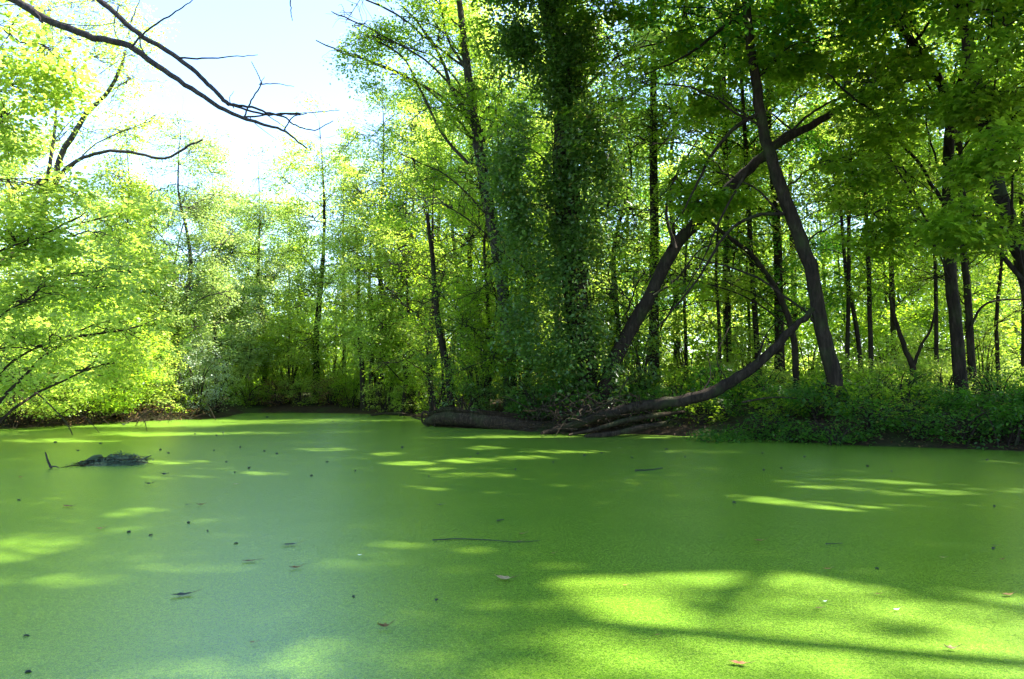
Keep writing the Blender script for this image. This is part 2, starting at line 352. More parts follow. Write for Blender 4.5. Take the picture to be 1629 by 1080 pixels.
def copy_tree(o, parent=None):
    c = o.copy(); COL.objects.link(c); c.parent = parent
    for ch in list(o.children): copy_tree(ch, c)
    return c
def P(lst, Y):
    """picture points to world points; Y a number or (Y0,Y1)"""
    n = len(lst)
    ys_ = np.linspace(Y[0], Y[1], n) if isinstance(Y, tuple) else [Y] * n
    return [at(a, b, y) for (a, b), y in zip(lst, ys_)]
def LB(lst):
    """crown masses given as (px, py, Y, half width px, half height px)"""
    out = []
    for px, py, Y, hw, hh in lst:
        rx = hw / F * Y * 1.15; rz = hh / F * Y * 1.2; c = at(px, py, Y); ry = min(max(rx, 1.1), 2.6)
        out.append((c, (rx, ry, rz)))
        for k in range(2):
            a = rng.uniform(0, 6.28)
            out.append((c + [rx * 1.1 * math.cos(a), ry * .9 * abs(math.sin(a)), rz * rng.uniform(-.9, .9)], (rx * .75, ry * .75, rz * .6), c))
    return out
def onground(p):
    p = np.array(p, float); p[2] = g1(p[0], p[1]) - .05; return p
def W_(px, Y): return (px - CXP) / F * Y
exec_sections = True

# ================================================================ right bank, the tall trees
# curved tree standing on the bank
Y0 = 21.0
pts = P([(1338, 640), (1322, 580), (1306, 520), (1297, 460), (1285, 410), (1262, 350), (1240, 290), (1222, 235), (1210, 180), (1200, 110), (1190, 40), (1185, -60), (1190, -180), (1180, -300)], Y0)
pts[0] = onground(pts[0])
tree('curved_tree', 'dark trunk curving up and left on the right bank, crossed by the leaning trunk', 'tree', pts, [.24, .20, .19, .18, .155, .13, .11, .09],
     LB([(1110, 150, 21.5, 55, 35), (1100, 270, 21.5, 45, 30), (1040, 130, 21.5, 45, 35), (1310, 60, 21, 60, 40), (1350, 250, 21.5, 55, 30), (1100, 420, 21.5, 45, 25), (1390, 340, 21, 60, 28), (1290, -60, 21, 100, 45), (1090, 20, 21.5, 70, 40), (1240, 110, 22.5, 40, 30), (1150, 70, 22.5, 40, 30),
         (1200, -170, 21, 120, 60), (1430, 120, 21, 50, 30)]),
     'mid', 'lobed', .15, .95, gap=.24, limbs=[
     (P([(1207, 180), (1165, 207), (1130, 250), (1105, 300), (1085, 340)], Y0), .07, .02),
     (P([(1248, 340), (1200, 343), (1155, 372), (1112, 440), (1060, 505), (1035, 530)], (Y0, 20)), .06, .015),
     (P([(1189, 15), (1130, 60), (1080, 95), (1020, 120)], Y0), .06, .02),
     (P([(1190, 270), (1150, 340), (1120, 410), (1085, 470)], (Y0, 20.4)), .04, .012)])
# leaning trunk behind it
pts = P([(945, 648), (985, 560), (1030, 480), (1070, 400), (1110, 352), (1160, 300), (1205, 258), (1240, 228), (1290, 200), (1340, 170), (1395, 128), (1440, 85), (1490, 20)], (24.5, 22.3))
pts[0] = onground(pts[0])
tree('leaning_tree', 'thick dark trunk leaning steeply to the right across the woods', 'tree', pts, [.26, .22, .19, .16, .12, .08, .04],
     LB([(1000, 330, 24.5, 50, 50), (1040, 230, 24.5, 50, 35), (1330, 80, 24, 60, 30), (1450, 40, 23, 60, 40), (1160, 180, 24.6, 40, 25), (950, 450, 24.5, 40, 40), (1410, 210, 23.5, 45, 25), (1035, 440, 21.8, 32, 20), (1120, 320, 21.8, 28, 14)]), 'mid', 'lobed', .15, .9,
     gap=.24, limbs=[(P([(1075, 395), (1060, 340), (1075, 280), (1110, 220)], 23), .06, .02), (P([(1040, 470), (1080, 440), (1110, 400), (1150, 380)], 22.6), .04, .012)])
# fallen trunk propped on the curved tree
pts = P([(1294, 490), (1258, 526), (1215, 570), (1165, 607), (1110, 631), (1045, 642), (985, 652), (930, 668), (868, 690)], (20.6, 22.6))
root = empty('fallen_trunk', pts[-1]); tag(root, 'bare fallen trunk rising from the bank to rest on the curved tree', 'fallen tree')
Wd = Wood(); L_ = catmull(pts, 5); L_[1:-1] += rng.normal(0, .02, L_[1:-1].shape); Wd.tube(L_, [.07, .11, .15, .155, .15, .12, .07], 14, .16); Wd.build('trunk', M['bark'], root, pts[-1])
for lst, Yr, r0 in [([(1205, 575), (1220, 530), (1250, 500)], (21, 21.5), .035), ([(1110, 631), (1130, 600), (1125, 560)], (21.5, 21.9), .03), ([(1160, 610), (1140, 570), (1160, 520)], (21.2, 22), .02)]:
    b = Wood(); b.tube(catmull(P(lst, Yr), 4), [r0, .01], 6); b.build('branch_stub', M['bark'], root, pts[-1])
# tall vine-clad tree
pts = P([(938, 655), (928, 560), (914, 430), (902, 300), (898, 200), (893, 110), (872, 20), (860, -70), (850, -180)], 25.0); pts[0] = onground(pts[0])
tree('vine_clad_tree', 'tallest thick trunk left of the leaning trunk, wrapped in climbing vines', 'tree', pts, [.42, .38, .36, .34, .3, .26, .2],
     LB([(960, 60, 24, 80, 50), (820, 40, 24.5, 60, 45), (930, 210, 23.6, 45, 35), (835, 320, 24, 40, 35), (965, 330, 23.8, 35, 30), (865, 430, 23.8, 45, 35), (905, 110, 23.6, 45, 35), (800, 230, 24, 35, 30), (1010, 10, 24, 80, 50), (880, -60, 24, 120, 60), (990, 160, 24.5, 60, 45), (800, 120, 25, 45, 40), (1060, 60, 24, 60, 50), (840, 220, 25.5, 45, 50)]), 'mid', 'lobed', .15, 1.0)
Fo = Foliage(); W1 = Wood(); T = catmull(pts, 6)
C = []
for k in range(820):
    c = T[rng.integers(0, len(T))]; a = rng.normal(-1.57, 1.3); r = rng.uniform(.3, 1.0) ** 1.4 * 1.9 * (1.3 - .6 * c[2] / 16)
    C.append(c + [r * math.cos(a), r * math.sin(a) * .8 - .2, rng.normal(0, .3)])
for k in range(34):
    c0 = T[rng.integers(4, int(len(T) * .8))] + [rng.uniform(-1.9, 1.6), rng.uniform(-1.6, .2), 0]; c0[0] -= max(0, 7 - c0[2]) * .28 * rng.uniform(0, 1); rr_ = rng.uniform(.5, .95)
    C += [c0 + rng.normal(0, .5, 3) * [rr_, rr_, rr_ * 2.2] for _ in range(34)]
C = [c for c in C if c[2] > .3]
C = np.array(C); C = C[noise3(C, 2.2, 3.0) > -.05]
Fo.sprays(C, .42, 52, .145, flat=.7, jit=.7)
root = empty('climbing_vine', pts[0]); tag(root, 'dense small leaved vine hanging like a curtain on the tallest trunk', 'vine')
for k in range(9):
    a = rng.uniform(0, 6.28); sp = T[:int(len(T) * rng.uniform(.5, .95))] + .42 * np.stack([np.cos(a + np.linspace(0, 3, len(T))), np.sin(a + np.linspace(0, 3, len(T))), 0 * np.linspace(0, 1, len(T))], -1)[:int(1e9)][:0].sum() if False else T + .44 * np.stack([np.cos(a + np.linspace(0, 4, len(T))), np.sin(a + np.linspace(0, 4, len(T))), np.zeros(len(T))], -1)
    W1.tube(sp[:int(len(T) * rng.uniform(.5, .95))], [.035, .015], 5)
W1.build('stem', M['deadwood'], root, pts[0]); Fo.build('foliage', M['vine'], root, pts[0], 'oval')

# forked slender tree whose limbs show against the sky
pts = P([(812, 640), (806, 520), (794, 420), (775, 320), (760, 230), (748, 150), (738, 70), (728, -20), (722, -120)], 28.5); pts[0] = onground(pts[0])
tree('forked_tree', 'tall slender tree with arching limbs against the sky left of the vine curtain', 'tree', pts, [.26, .25, .24, .2, .17, .12, .07],
     LB([(560, 40, 27, 40, 40), (535, 80, 27, 28, 30), (600, 60, 27.5, 35, 25), (585, 100, 27, 38, 26), (640, 30, 28, 50, 40), (700, 60, 28, 45, 50), (780, 80, 28, 40, 60), (620, -50, 27, 80, 45), (740, -60, 28, 80, 45), (690, 170, 27, 50, 35), (655, 250, 26.5, 55, 40), (720, 330, 26, 60, 40), (780, 200, 27, 35, 50), (550, -20, 27, 40, 30)]),
     'mid', 'small', .13, 1.1, gap=-.1, bark='bark_grey', limbs=[
     (P([(752, 200), (722, 150), (700, 90), (668, 40), (640, 10)], 28.3), .09, .03), (P([(745, 260), (705, 215), (672, 150), (640, 90), (590, 60), (560, 40)], 28), .07, .02), (P([(742, 110), (712, 60), (700, 0), (690, -50)], 28.4), .06, .03)])

# three trunks at the right edge
pts = P([(1530, 622), (1521, 520), (1512, 420), (1508, 300), (1511, 200), (1500, 140), (1468, 90), (1432, 45), (1402, 0), (1370, -70)], 22.5); pts[0] = onground(pts[0])
tree('straight_tree', 'straight dark trunk at the right that forks near the top of the picture', 'tree', pts, [.19, .17, .155, .14, .12, .09, .05],
     LB([(1440, 40, 20, 70, 45), (1560, 60, 20, 70, 50), (1480, 180, 20, 60, 35), (1580, 180, 19.5, 60, 40), (1440, 270, 20.5, 70, 35), (1590, 290, 20, 60, 35), (1370, -60, 20, 120, 60), (1560, -70, 20, 120, 60), (1470, 360, 21, 60, 30), (1340, 140, 20, 50, 35)]), 'mid', 'lobed', .15, 1.0,
     gap=.24, limbs=[(P([(1510, 190), (1528, 130), (1537, 60), (1534, 0), (1545, -80)], (22.5, 22)), .12, .06), (P([(1537, 60), (1560, 30), (1600, -30)], 22.1), .06, .03)])
pts = P([(1549, 618), (1541, 500), (1533, 400), (1529, 310), (1527, 200)], 25.5); pts[0] = onground(pts[0])
tree('slim_tree', 'slimmer dark trunk directly right of the straight forked trunk', 'tree', pts, [.13, .12, .10, .07],
     LB([(1590, 400, 25, 45, 30), (1500, 440, 25, 45, 25), (1540, 250, 25, 60, 40), (1610, 330, 25, 40, 30)]), 'mid', 'small', .11, .9, gap=.24, limbs=[(P([(1545, 520), (1560, 490), (1585, 478), (1625, 476)], 25.3), .05, .02)])
pts = P([(1662, 640), (1655, 540), (1632, 430), (1603, 345), (1580, 260), (1563, 170), (1540, 80), (1522, -10), (1505, -90)], 18.5); pts[0] = onground(pts[0])
tree('edge_tree', 'dark trunk leaning in from the right edge of the picture', 'tree', pts, [.24, .21, .18, .15, .11, .06],
     LB([(1600, 110, 16.5, 60, 40), (1620, 230, 16, 50, 35), (1590, 20, 16.5, 80, 40), (1560, 340, 17, 45, 22), (1660, 330, 17, 70, 40), (1680, 120, 17, 80, 70), (1540, -100, 16.5, 130, 60)]), 'mid', 'lobed', .15, 1.0,
     gap=.24, limbs=[(P([(1640, 460), (1590, 400), (1545, 330), (1520, 270)], (18.5, 18)), .07, .02)])
# thin stems inside the wood on the right
thin = [
 ([(1268, 628), (1263, 545), (1245, 480), (1215, 430), (1190, 400), (1152, 372), (1120, 345)], 27, .12, 'bare crooked stem bending left behind the curved tree'),
 ([(1386, 610), (1384, 500), (1380, 380), (1372, 200)], 28, .10, 'thin upright stem right of the curved tree'),
 ([(1374, 610), (1362, 520), (1345, 430), (1335, 300)], 29, .10, 'thin stem leaning left beside the upright stem'),
 ([(1490, 615), (1489, 500), (1486, 390), (1478, 250)], 29, .09, 'thin stem just left of the straight forked trunk'),
 ([(1146, 625), (1144, 520), (1139, 430), (1146, 300)], 29, .08, 'thin pale stem above the middle of the fallen trunk'),
 ([(1092, 620), (1091, 540), (1089, 470), (1094, 350)], 30, .08, 'thin stem between the leaning trunk and the pale stem'),
 ([(1160, 622), (1156, 520), (1163, 440), (1175, 360)], 30, .05, 'very thin whip stem close beside the pale stem'),
 ([(1190, 620), (1192, 520), (1188, 420), (1195, 300)], 33, .07, 'distant thin stem right of the whip stem'),
 ([(1245, 620), (1238, 540), (1242, 470), (1230, 380)], 31, .06, 'distant thin stem left of the crooked stem'),
 ([(1590, 615), (1585, 520), (1592, 430), (1600, 300)], 30, .09, 'thin distant stem near the right edge behind the leaning edge trunk'),
 ([(720, 640), (712, 585), (697, 515), (690, 430), (680, 340)], 29.5, .15, 'dark stem leaning left at the foot of the middle thicket'),
 ([(578, 648), (576, 590), (571, 520), (570, 440), (566, 360)], 39.6, .15, 'left one of two close slender trunks at the far end'),
 ([(589, 648), (590, 600), (592, 540), (588, 470), (590, 380)], 39.9, .12, 'right one of two close slender trunks at the far end'),
]
for q, (lst, Y, r, lab) in enumerate(thin):
    pts = P(lst, Y); pts[0] = onground(pts[0]); tx, ty = lst[-1]
    tree('slender_tree', lab, 'tree', pts, [r, r * .85, r * .5], LB([(tx + 10, ty + 40, Y, 35, 40), (tx - 35, ty + 90, Y, 35, 22), (tx + 45, ty + 110, Y, 35, 20), (tx, ty - 40, Y, 50, 50)]), 'mid' if tx > 620 else 'bright', 'small', .11, .6, per=36, sides=7, rough=.05)
# forked little tree in the sunny gap
pts = P([(1453, 612), (1452, 585), (1440, 555), (1425, 510), (1415, 470)], 27); pts[0] = onground(pts[0])
tree('forked_sapling', 'small dark V forked sapling in the sunny gap right of the curved tree', 'tree', pts, [.13, .11, .08, .05], LB([(1410, 440, 27, 40, 25), (1490, 450, 27, 35, 25), (1440, 400, 27, 60, 25)]), 'mid', 'small', .1, .9, limbs=[(P([(1452, 585), (1465, 550), (1482, 520), (1490, 470)], 27), .07, .03)])

# ================================================================ left and far bank
def bank_tree(px, Y, h_top_py, name, lab, leaf, lobes, r=.18, **k):
    r *= .75; b = onground([W_(px, Y), Y, 0]); top = at(px + rng.uniform(-10, 10), h_top_py, Y)
    mids = [b + (top - b) * t + rng.normal(0, .25, 3) * [1, 1, 0] for t in (.25, .5, .75)]
    ex = []
    for kk in range(9):
        t_ = .22 + .80 * kk / 8; c = b + (top - b) * t_; a = kk * 2.4; q_ = Y / 30
        ex.append((c + [.9 * math.cos(a) * (1.1 - t_), -abs(1.1 * math.sin(a)) * (1.1 - t_), 0], (1.5 * q_ * (1.2 - .5 * t_), 1.3 * q_ * (1.2 - .5 * t_), 1.3)))
    return tree(name, lab, 'tree', [b] + mids + [top], [r, r * .8, r * .4, r * .05], ex + LB(lobes), leaf, 'small', limbs=k.pop('limbs', []), cull=sunlit if px > 600 else None, **k)
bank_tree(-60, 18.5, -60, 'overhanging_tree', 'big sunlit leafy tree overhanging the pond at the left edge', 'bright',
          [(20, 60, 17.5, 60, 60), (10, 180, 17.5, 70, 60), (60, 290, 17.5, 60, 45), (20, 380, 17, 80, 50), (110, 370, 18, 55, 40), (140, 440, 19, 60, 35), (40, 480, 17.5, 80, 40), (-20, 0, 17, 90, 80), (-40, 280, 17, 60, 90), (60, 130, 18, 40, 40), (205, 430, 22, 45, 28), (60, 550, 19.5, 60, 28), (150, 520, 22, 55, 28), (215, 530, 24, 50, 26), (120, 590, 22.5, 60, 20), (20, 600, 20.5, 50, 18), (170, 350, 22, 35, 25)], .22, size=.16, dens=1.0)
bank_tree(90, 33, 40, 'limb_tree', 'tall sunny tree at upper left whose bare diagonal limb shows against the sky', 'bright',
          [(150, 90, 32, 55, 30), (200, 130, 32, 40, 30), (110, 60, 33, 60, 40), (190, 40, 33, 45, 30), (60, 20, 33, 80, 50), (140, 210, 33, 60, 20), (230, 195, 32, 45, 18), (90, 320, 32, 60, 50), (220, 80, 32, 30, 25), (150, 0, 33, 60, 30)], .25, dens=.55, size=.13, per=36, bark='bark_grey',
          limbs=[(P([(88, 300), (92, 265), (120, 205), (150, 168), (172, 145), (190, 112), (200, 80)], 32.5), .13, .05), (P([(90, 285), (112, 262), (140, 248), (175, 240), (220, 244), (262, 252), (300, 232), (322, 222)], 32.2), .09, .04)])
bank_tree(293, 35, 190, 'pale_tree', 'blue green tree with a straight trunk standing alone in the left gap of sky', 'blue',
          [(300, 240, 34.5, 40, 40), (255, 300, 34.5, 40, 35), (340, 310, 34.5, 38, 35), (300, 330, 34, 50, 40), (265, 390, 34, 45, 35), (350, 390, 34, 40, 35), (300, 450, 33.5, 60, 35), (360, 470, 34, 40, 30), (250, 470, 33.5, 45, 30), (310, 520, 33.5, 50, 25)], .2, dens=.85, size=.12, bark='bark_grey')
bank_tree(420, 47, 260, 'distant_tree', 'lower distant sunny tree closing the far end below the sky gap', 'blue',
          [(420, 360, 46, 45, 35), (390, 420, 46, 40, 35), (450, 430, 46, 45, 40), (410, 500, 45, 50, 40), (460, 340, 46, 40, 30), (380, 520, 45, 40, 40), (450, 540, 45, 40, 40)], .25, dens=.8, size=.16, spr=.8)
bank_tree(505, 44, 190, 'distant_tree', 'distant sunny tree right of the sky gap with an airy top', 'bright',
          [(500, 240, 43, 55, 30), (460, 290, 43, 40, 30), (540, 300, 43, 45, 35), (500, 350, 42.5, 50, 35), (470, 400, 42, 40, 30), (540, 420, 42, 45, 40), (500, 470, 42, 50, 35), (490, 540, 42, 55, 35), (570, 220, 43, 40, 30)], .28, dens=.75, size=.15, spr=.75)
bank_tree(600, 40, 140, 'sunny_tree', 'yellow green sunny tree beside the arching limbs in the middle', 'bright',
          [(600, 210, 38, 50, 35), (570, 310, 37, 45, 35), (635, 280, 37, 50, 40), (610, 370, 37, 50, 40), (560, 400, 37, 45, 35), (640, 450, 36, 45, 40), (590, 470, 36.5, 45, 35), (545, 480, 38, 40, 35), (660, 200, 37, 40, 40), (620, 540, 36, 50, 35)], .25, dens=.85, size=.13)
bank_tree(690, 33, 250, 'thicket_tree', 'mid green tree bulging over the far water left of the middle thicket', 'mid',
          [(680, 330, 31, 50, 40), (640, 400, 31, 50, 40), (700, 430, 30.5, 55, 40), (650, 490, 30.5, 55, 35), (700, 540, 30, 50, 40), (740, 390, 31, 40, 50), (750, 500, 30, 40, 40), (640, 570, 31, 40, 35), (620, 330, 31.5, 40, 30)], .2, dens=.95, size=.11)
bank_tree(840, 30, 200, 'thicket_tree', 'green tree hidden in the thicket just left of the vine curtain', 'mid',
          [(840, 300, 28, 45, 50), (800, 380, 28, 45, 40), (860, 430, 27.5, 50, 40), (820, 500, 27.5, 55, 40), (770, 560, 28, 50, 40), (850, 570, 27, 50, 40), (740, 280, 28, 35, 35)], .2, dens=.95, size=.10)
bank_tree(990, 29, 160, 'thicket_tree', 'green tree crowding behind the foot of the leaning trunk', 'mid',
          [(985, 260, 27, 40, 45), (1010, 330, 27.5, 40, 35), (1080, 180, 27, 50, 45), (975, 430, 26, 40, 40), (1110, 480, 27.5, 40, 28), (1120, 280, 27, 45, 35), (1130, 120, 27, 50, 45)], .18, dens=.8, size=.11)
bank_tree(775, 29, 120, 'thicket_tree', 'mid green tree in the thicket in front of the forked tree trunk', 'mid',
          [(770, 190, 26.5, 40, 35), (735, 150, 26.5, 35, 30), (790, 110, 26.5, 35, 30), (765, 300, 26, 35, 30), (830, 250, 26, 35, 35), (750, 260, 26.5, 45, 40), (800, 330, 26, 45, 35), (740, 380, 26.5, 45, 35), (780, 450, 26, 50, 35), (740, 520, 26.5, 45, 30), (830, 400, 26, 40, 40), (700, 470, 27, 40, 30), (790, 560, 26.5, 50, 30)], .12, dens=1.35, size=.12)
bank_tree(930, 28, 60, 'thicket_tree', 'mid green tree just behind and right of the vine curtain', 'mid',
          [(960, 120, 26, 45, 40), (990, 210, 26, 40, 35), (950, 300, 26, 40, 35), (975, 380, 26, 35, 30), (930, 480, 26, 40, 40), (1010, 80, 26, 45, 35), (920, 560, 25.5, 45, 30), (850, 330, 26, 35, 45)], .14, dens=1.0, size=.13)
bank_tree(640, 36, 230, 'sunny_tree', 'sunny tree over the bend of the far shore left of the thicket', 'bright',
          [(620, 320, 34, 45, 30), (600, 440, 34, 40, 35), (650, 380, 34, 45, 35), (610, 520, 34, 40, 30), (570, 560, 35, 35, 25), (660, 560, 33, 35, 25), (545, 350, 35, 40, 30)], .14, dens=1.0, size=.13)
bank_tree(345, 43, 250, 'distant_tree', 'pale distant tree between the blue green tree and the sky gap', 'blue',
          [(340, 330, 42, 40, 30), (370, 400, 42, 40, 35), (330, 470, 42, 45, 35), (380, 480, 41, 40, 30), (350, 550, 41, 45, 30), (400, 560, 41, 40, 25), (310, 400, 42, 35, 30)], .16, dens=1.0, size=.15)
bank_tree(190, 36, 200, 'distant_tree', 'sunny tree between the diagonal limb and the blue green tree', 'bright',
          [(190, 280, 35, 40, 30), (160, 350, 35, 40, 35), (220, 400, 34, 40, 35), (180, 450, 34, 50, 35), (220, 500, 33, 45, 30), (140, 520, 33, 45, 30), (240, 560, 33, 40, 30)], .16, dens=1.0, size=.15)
# left bank shrubs that lean over the water
def shrub(px, Y, wpx, hpx, lab, leaf, size=.09, dens=1.0, shape='small', zoff=0, lean=0, name='shrub', group=None, cull=None, stems=7):
    b = onground([W_(px, Y), Y, 0]); rx = wpx / F * Y; h = hpx / F * Y
    root = empty(name, b); tag(root, lab, 'shrub', group)
    Wd = Wood(); Fo = Foliage(); n = int(14 * dens * rx * rx * h / 1.2) + 14
    for k in range(stems):
        a = rng.uniform(0, 6.28); e = b + [rx * .8 * math.cos(a) + lean, rx * .7 * math.sin(a), h * rng.uniform(.6, .95)]
        s0 = b + rng.normal(0, .12, 3) * [1, 1, 0]
        Wd.tube(catmull([s0, s0 * .6 + e * .4 + [0, 0, .25 * h], e], 4), [.03, .006], 5)
    q = unit(rng.normal(0, 1, (n, 3))) * rng.uniform(.3, 1, (n, 1)) ** .4
    C = b + [lean * .6, 0, h * .52] + q * [rx, rx * .8, h * .5]; C[:, 2] = np.maximum(C[:, 2], .2 if px > 300 or Y < 22 else .65)
    Fo.sprays(C, .38, 40, size)
    for c in C[::3]:
        Wd.tube(np.array([b + [0, 0, .1], (b + c) / 2 + rng.normal(0, .1, 3), c]), [.014, .004], 4)
    Wd.build('stems', M['bark'], root, b); Fo.build('foliage', M[leaf], root, b, shape, cull)
    return root
shrub(30, 25.8, 120, 190, 'broad sunny shrub at the left edge below the overhanging tree', 'bright', .11, 1.1)
shrub(130, 29, 110, 200, 'layered green shrub spreading over the water between edge shrub and silvery bush', 'mid', .11, 1.1, lean=.6)
shrub(205, 31.5, 80, 150, 'rounded yellow green shrub at the waterline left of the silvery bush', 'bright', .10, 1.1)
shrub(90, 31, 130, 280, 'tall bright shrub rising behind the layered green shrub', 'bright', .12, .9)
shrub(215, 34, 80, 270, 'tall bright shrub behind the silvery bush', 'bright', .12, .9)
shrub(318, 33.5, 40, 115, 'silvery grey bush drooping to the water on the left bank', 'silver', .09, 1.3)
shrub(345, 36, 40, 80, 'dark blue green bush at the tip of the left bank', 'blue', .08, 1.2)
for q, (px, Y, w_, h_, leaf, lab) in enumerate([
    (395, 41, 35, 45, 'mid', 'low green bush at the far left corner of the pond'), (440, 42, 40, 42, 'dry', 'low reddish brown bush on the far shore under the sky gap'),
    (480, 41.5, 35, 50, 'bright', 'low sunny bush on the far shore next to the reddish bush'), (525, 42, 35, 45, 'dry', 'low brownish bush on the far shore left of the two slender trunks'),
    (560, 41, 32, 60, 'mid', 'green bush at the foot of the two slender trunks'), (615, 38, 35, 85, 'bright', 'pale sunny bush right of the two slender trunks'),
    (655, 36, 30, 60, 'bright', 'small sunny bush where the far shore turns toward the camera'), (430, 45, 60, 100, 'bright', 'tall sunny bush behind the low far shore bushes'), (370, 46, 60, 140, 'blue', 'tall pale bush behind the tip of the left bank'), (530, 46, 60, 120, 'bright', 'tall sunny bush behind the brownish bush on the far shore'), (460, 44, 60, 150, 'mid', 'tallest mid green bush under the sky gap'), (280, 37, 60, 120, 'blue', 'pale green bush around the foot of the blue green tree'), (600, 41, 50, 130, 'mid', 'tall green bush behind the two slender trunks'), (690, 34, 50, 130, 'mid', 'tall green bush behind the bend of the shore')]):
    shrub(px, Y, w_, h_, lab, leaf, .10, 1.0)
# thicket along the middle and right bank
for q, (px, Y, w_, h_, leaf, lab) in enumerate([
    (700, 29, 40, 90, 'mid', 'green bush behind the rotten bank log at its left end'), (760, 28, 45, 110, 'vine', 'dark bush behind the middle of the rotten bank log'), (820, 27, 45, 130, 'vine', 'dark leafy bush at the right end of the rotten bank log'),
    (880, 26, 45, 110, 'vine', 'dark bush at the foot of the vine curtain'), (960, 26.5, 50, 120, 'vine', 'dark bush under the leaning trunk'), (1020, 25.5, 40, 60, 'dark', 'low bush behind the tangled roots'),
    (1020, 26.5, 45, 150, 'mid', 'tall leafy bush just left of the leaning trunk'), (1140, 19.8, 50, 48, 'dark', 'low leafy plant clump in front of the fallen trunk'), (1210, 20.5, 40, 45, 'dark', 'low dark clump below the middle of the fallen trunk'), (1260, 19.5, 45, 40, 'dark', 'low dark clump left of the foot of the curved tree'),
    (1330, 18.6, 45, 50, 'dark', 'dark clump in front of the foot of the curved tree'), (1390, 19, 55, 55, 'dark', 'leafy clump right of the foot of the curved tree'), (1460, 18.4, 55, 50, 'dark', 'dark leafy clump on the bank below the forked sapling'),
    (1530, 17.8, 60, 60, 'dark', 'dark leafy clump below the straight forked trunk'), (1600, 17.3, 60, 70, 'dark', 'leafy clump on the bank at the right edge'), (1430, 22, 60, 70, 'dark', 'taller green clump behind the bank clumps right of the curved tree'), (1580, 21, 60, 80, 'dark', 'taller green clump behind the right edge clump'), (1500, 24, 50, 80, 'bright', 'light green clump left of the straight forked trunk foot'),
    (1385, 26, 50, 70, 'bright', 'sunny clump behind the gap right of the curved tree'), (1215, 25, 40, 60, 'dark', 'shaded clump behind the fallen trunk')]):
    shrub(px, Y, w_, h_, lab, leaf, .085, 1.25, shape='oval', cull=sunlit)  # dark leaf colour on the bank clumps stands in for deep shade

for px, Y, w_, h_, leaf, lab in [(655, 36.5, 45, 150, 'mid', 'tall leafy bush closing the thicket at its left end'), (715, 30, 45, 210, 'vine', 'tall dark bush around the leaning thicket stem'), (770, 29.5, 45, 240, 'mid', 'tallest bush in the thicket left of the vine curtain'), (835, 28.3, 45, 200, 'vine', 'tall dark bush touching the left side of the vine curtain'), (985, 27.5, 45, 170, 'vine', 'tall dark bush right of the vine curtain foot'), (1095, 29, 45, 150, 'mid', 'tall leafy bush between the leaning trunk and the pale stem'), (1190, 30, 45, 130, 'bright', 'tall sunny bush behind the rising part of the fallen trunk'), (1290, 31, 40, 120, 'mid', 'tall leafy bush behind the lower curved tree'), (1560, 31, 50, 130, 'bright', 'tall sunny bush behind the slimmer right trunk'), (1410, 32, 45, 110, 'bright', 'tall sunny bush behind the forked sapling'), (745, 26.6, 40, 60, 'vine', 'bush drooping over the middle of the rotten log'), (850, 25.2, 40, 75, 'vine', 'bush drooping over the right end of the rotten log'), (905, 24.4, 35, 70, 'dark', 'dark bush between the rotten log and the mossy log'), (1060, 23.6, 45, 50, 'dark', 'dark low bush behind the foot of the fallen trunk'), (1130, 24, 40, 80, 'dark', 'shaded bush behind the middle of the fallen trunk')]:
    shrub(px, Y, w_, h_, lab, leaf, .12, .8, shape='oval')
# ================================================================ forest behind
protos = []
for q in range(7):
    h = [19, 21, 16, 20, 22, 23, 21][q]; r = [.14, .2, .11, .16, .22, .13, .11][q]
    tr = [np.array([0, 0, 0.]), np.array([rng.normal(0, .2), rng.normal(0, .2), h * .3]), np.array([rng.normal(0, .4), rng.normal(0, .4), h * .65]), np.array([rng.normal(0, .6), rng.normal(0, .6), h])]
    lb = []
    for k in range(17):
        t = .14 + .84 * k / 16; a = k * 2.4; d = (2.6 if t < .75 else 1.6) * rng.uniform(.6, 1.1)
        if q > 4: t = .42 + .56 * k / 16; d = (3.2 if t < .8 else 1.8) * rng.uniform(.5, 1.15)
        lb.append((np.array([d * math.cos(a), d * math.sin(a), h * t]), (1.9, 1.9, 1.15)))
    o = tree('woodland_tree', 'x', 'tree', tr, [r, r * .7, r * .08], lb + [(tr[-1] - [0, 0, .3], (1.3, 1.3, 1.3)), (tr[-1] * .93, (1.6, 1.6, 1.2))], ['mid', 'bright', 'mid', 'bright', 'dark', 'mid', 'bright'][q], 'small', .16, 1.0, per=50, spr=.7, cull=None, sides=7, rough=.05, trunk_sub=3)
    protos.append(o)
used = [0] * 7
def put(x, y, lab, group, q=None, sc=None):
    q = int(rng.integers(0, 5)) if q is None else q
    o = protos[q] if not used[q] else copy_tree(protos[q]); used[q] = 1
    o.location = (x, y, g1(x, y) - .05); o.rotation_euler = (0, 0, rng.uniform(0, 6.28)); s = rng.uniform(.85, 1.2) if sc is None else sc; o.scale = (s, s, s)
    tag(o, lab, 'tree', group)
qh = [0]
def scatter(n, xr, yr, lab, group, mind=2.6, ok=None, q=None, sc=None):
    pl = []
    for _ in range(n * 30):
        x, y = rng.uniform(*xr), rng.uniform(*yr)
        if ok and not ok(x, y): continue
        if sdist(np.array([[x, y]]))[0] < 2.5: continue
        if any(math.hypot(x - a, y - b) < mind for a, b in pl): continue
        pl.append((x, y)); qh[0] += 1; put(x, y, lab, group, 5 + qh[0] % 2 if q == 'high' else q, sc and sc * rng.uniform(.85, 1.15))
        if len(pl) >= n: break
scatter(26, (2, 44), (46, 66), 'leafy woodland tree deep in the woods behind the right bank', 'woodland trees behind the right bank', 3.2, lambda x, y: x / y < .75)
scatter(5, (2, 22), (29, 37), 'woodland tree close behind the front trunks of the right bank', 'woodland trees close behind the right bank', 2.4, lambda x, y: x / y < .75)
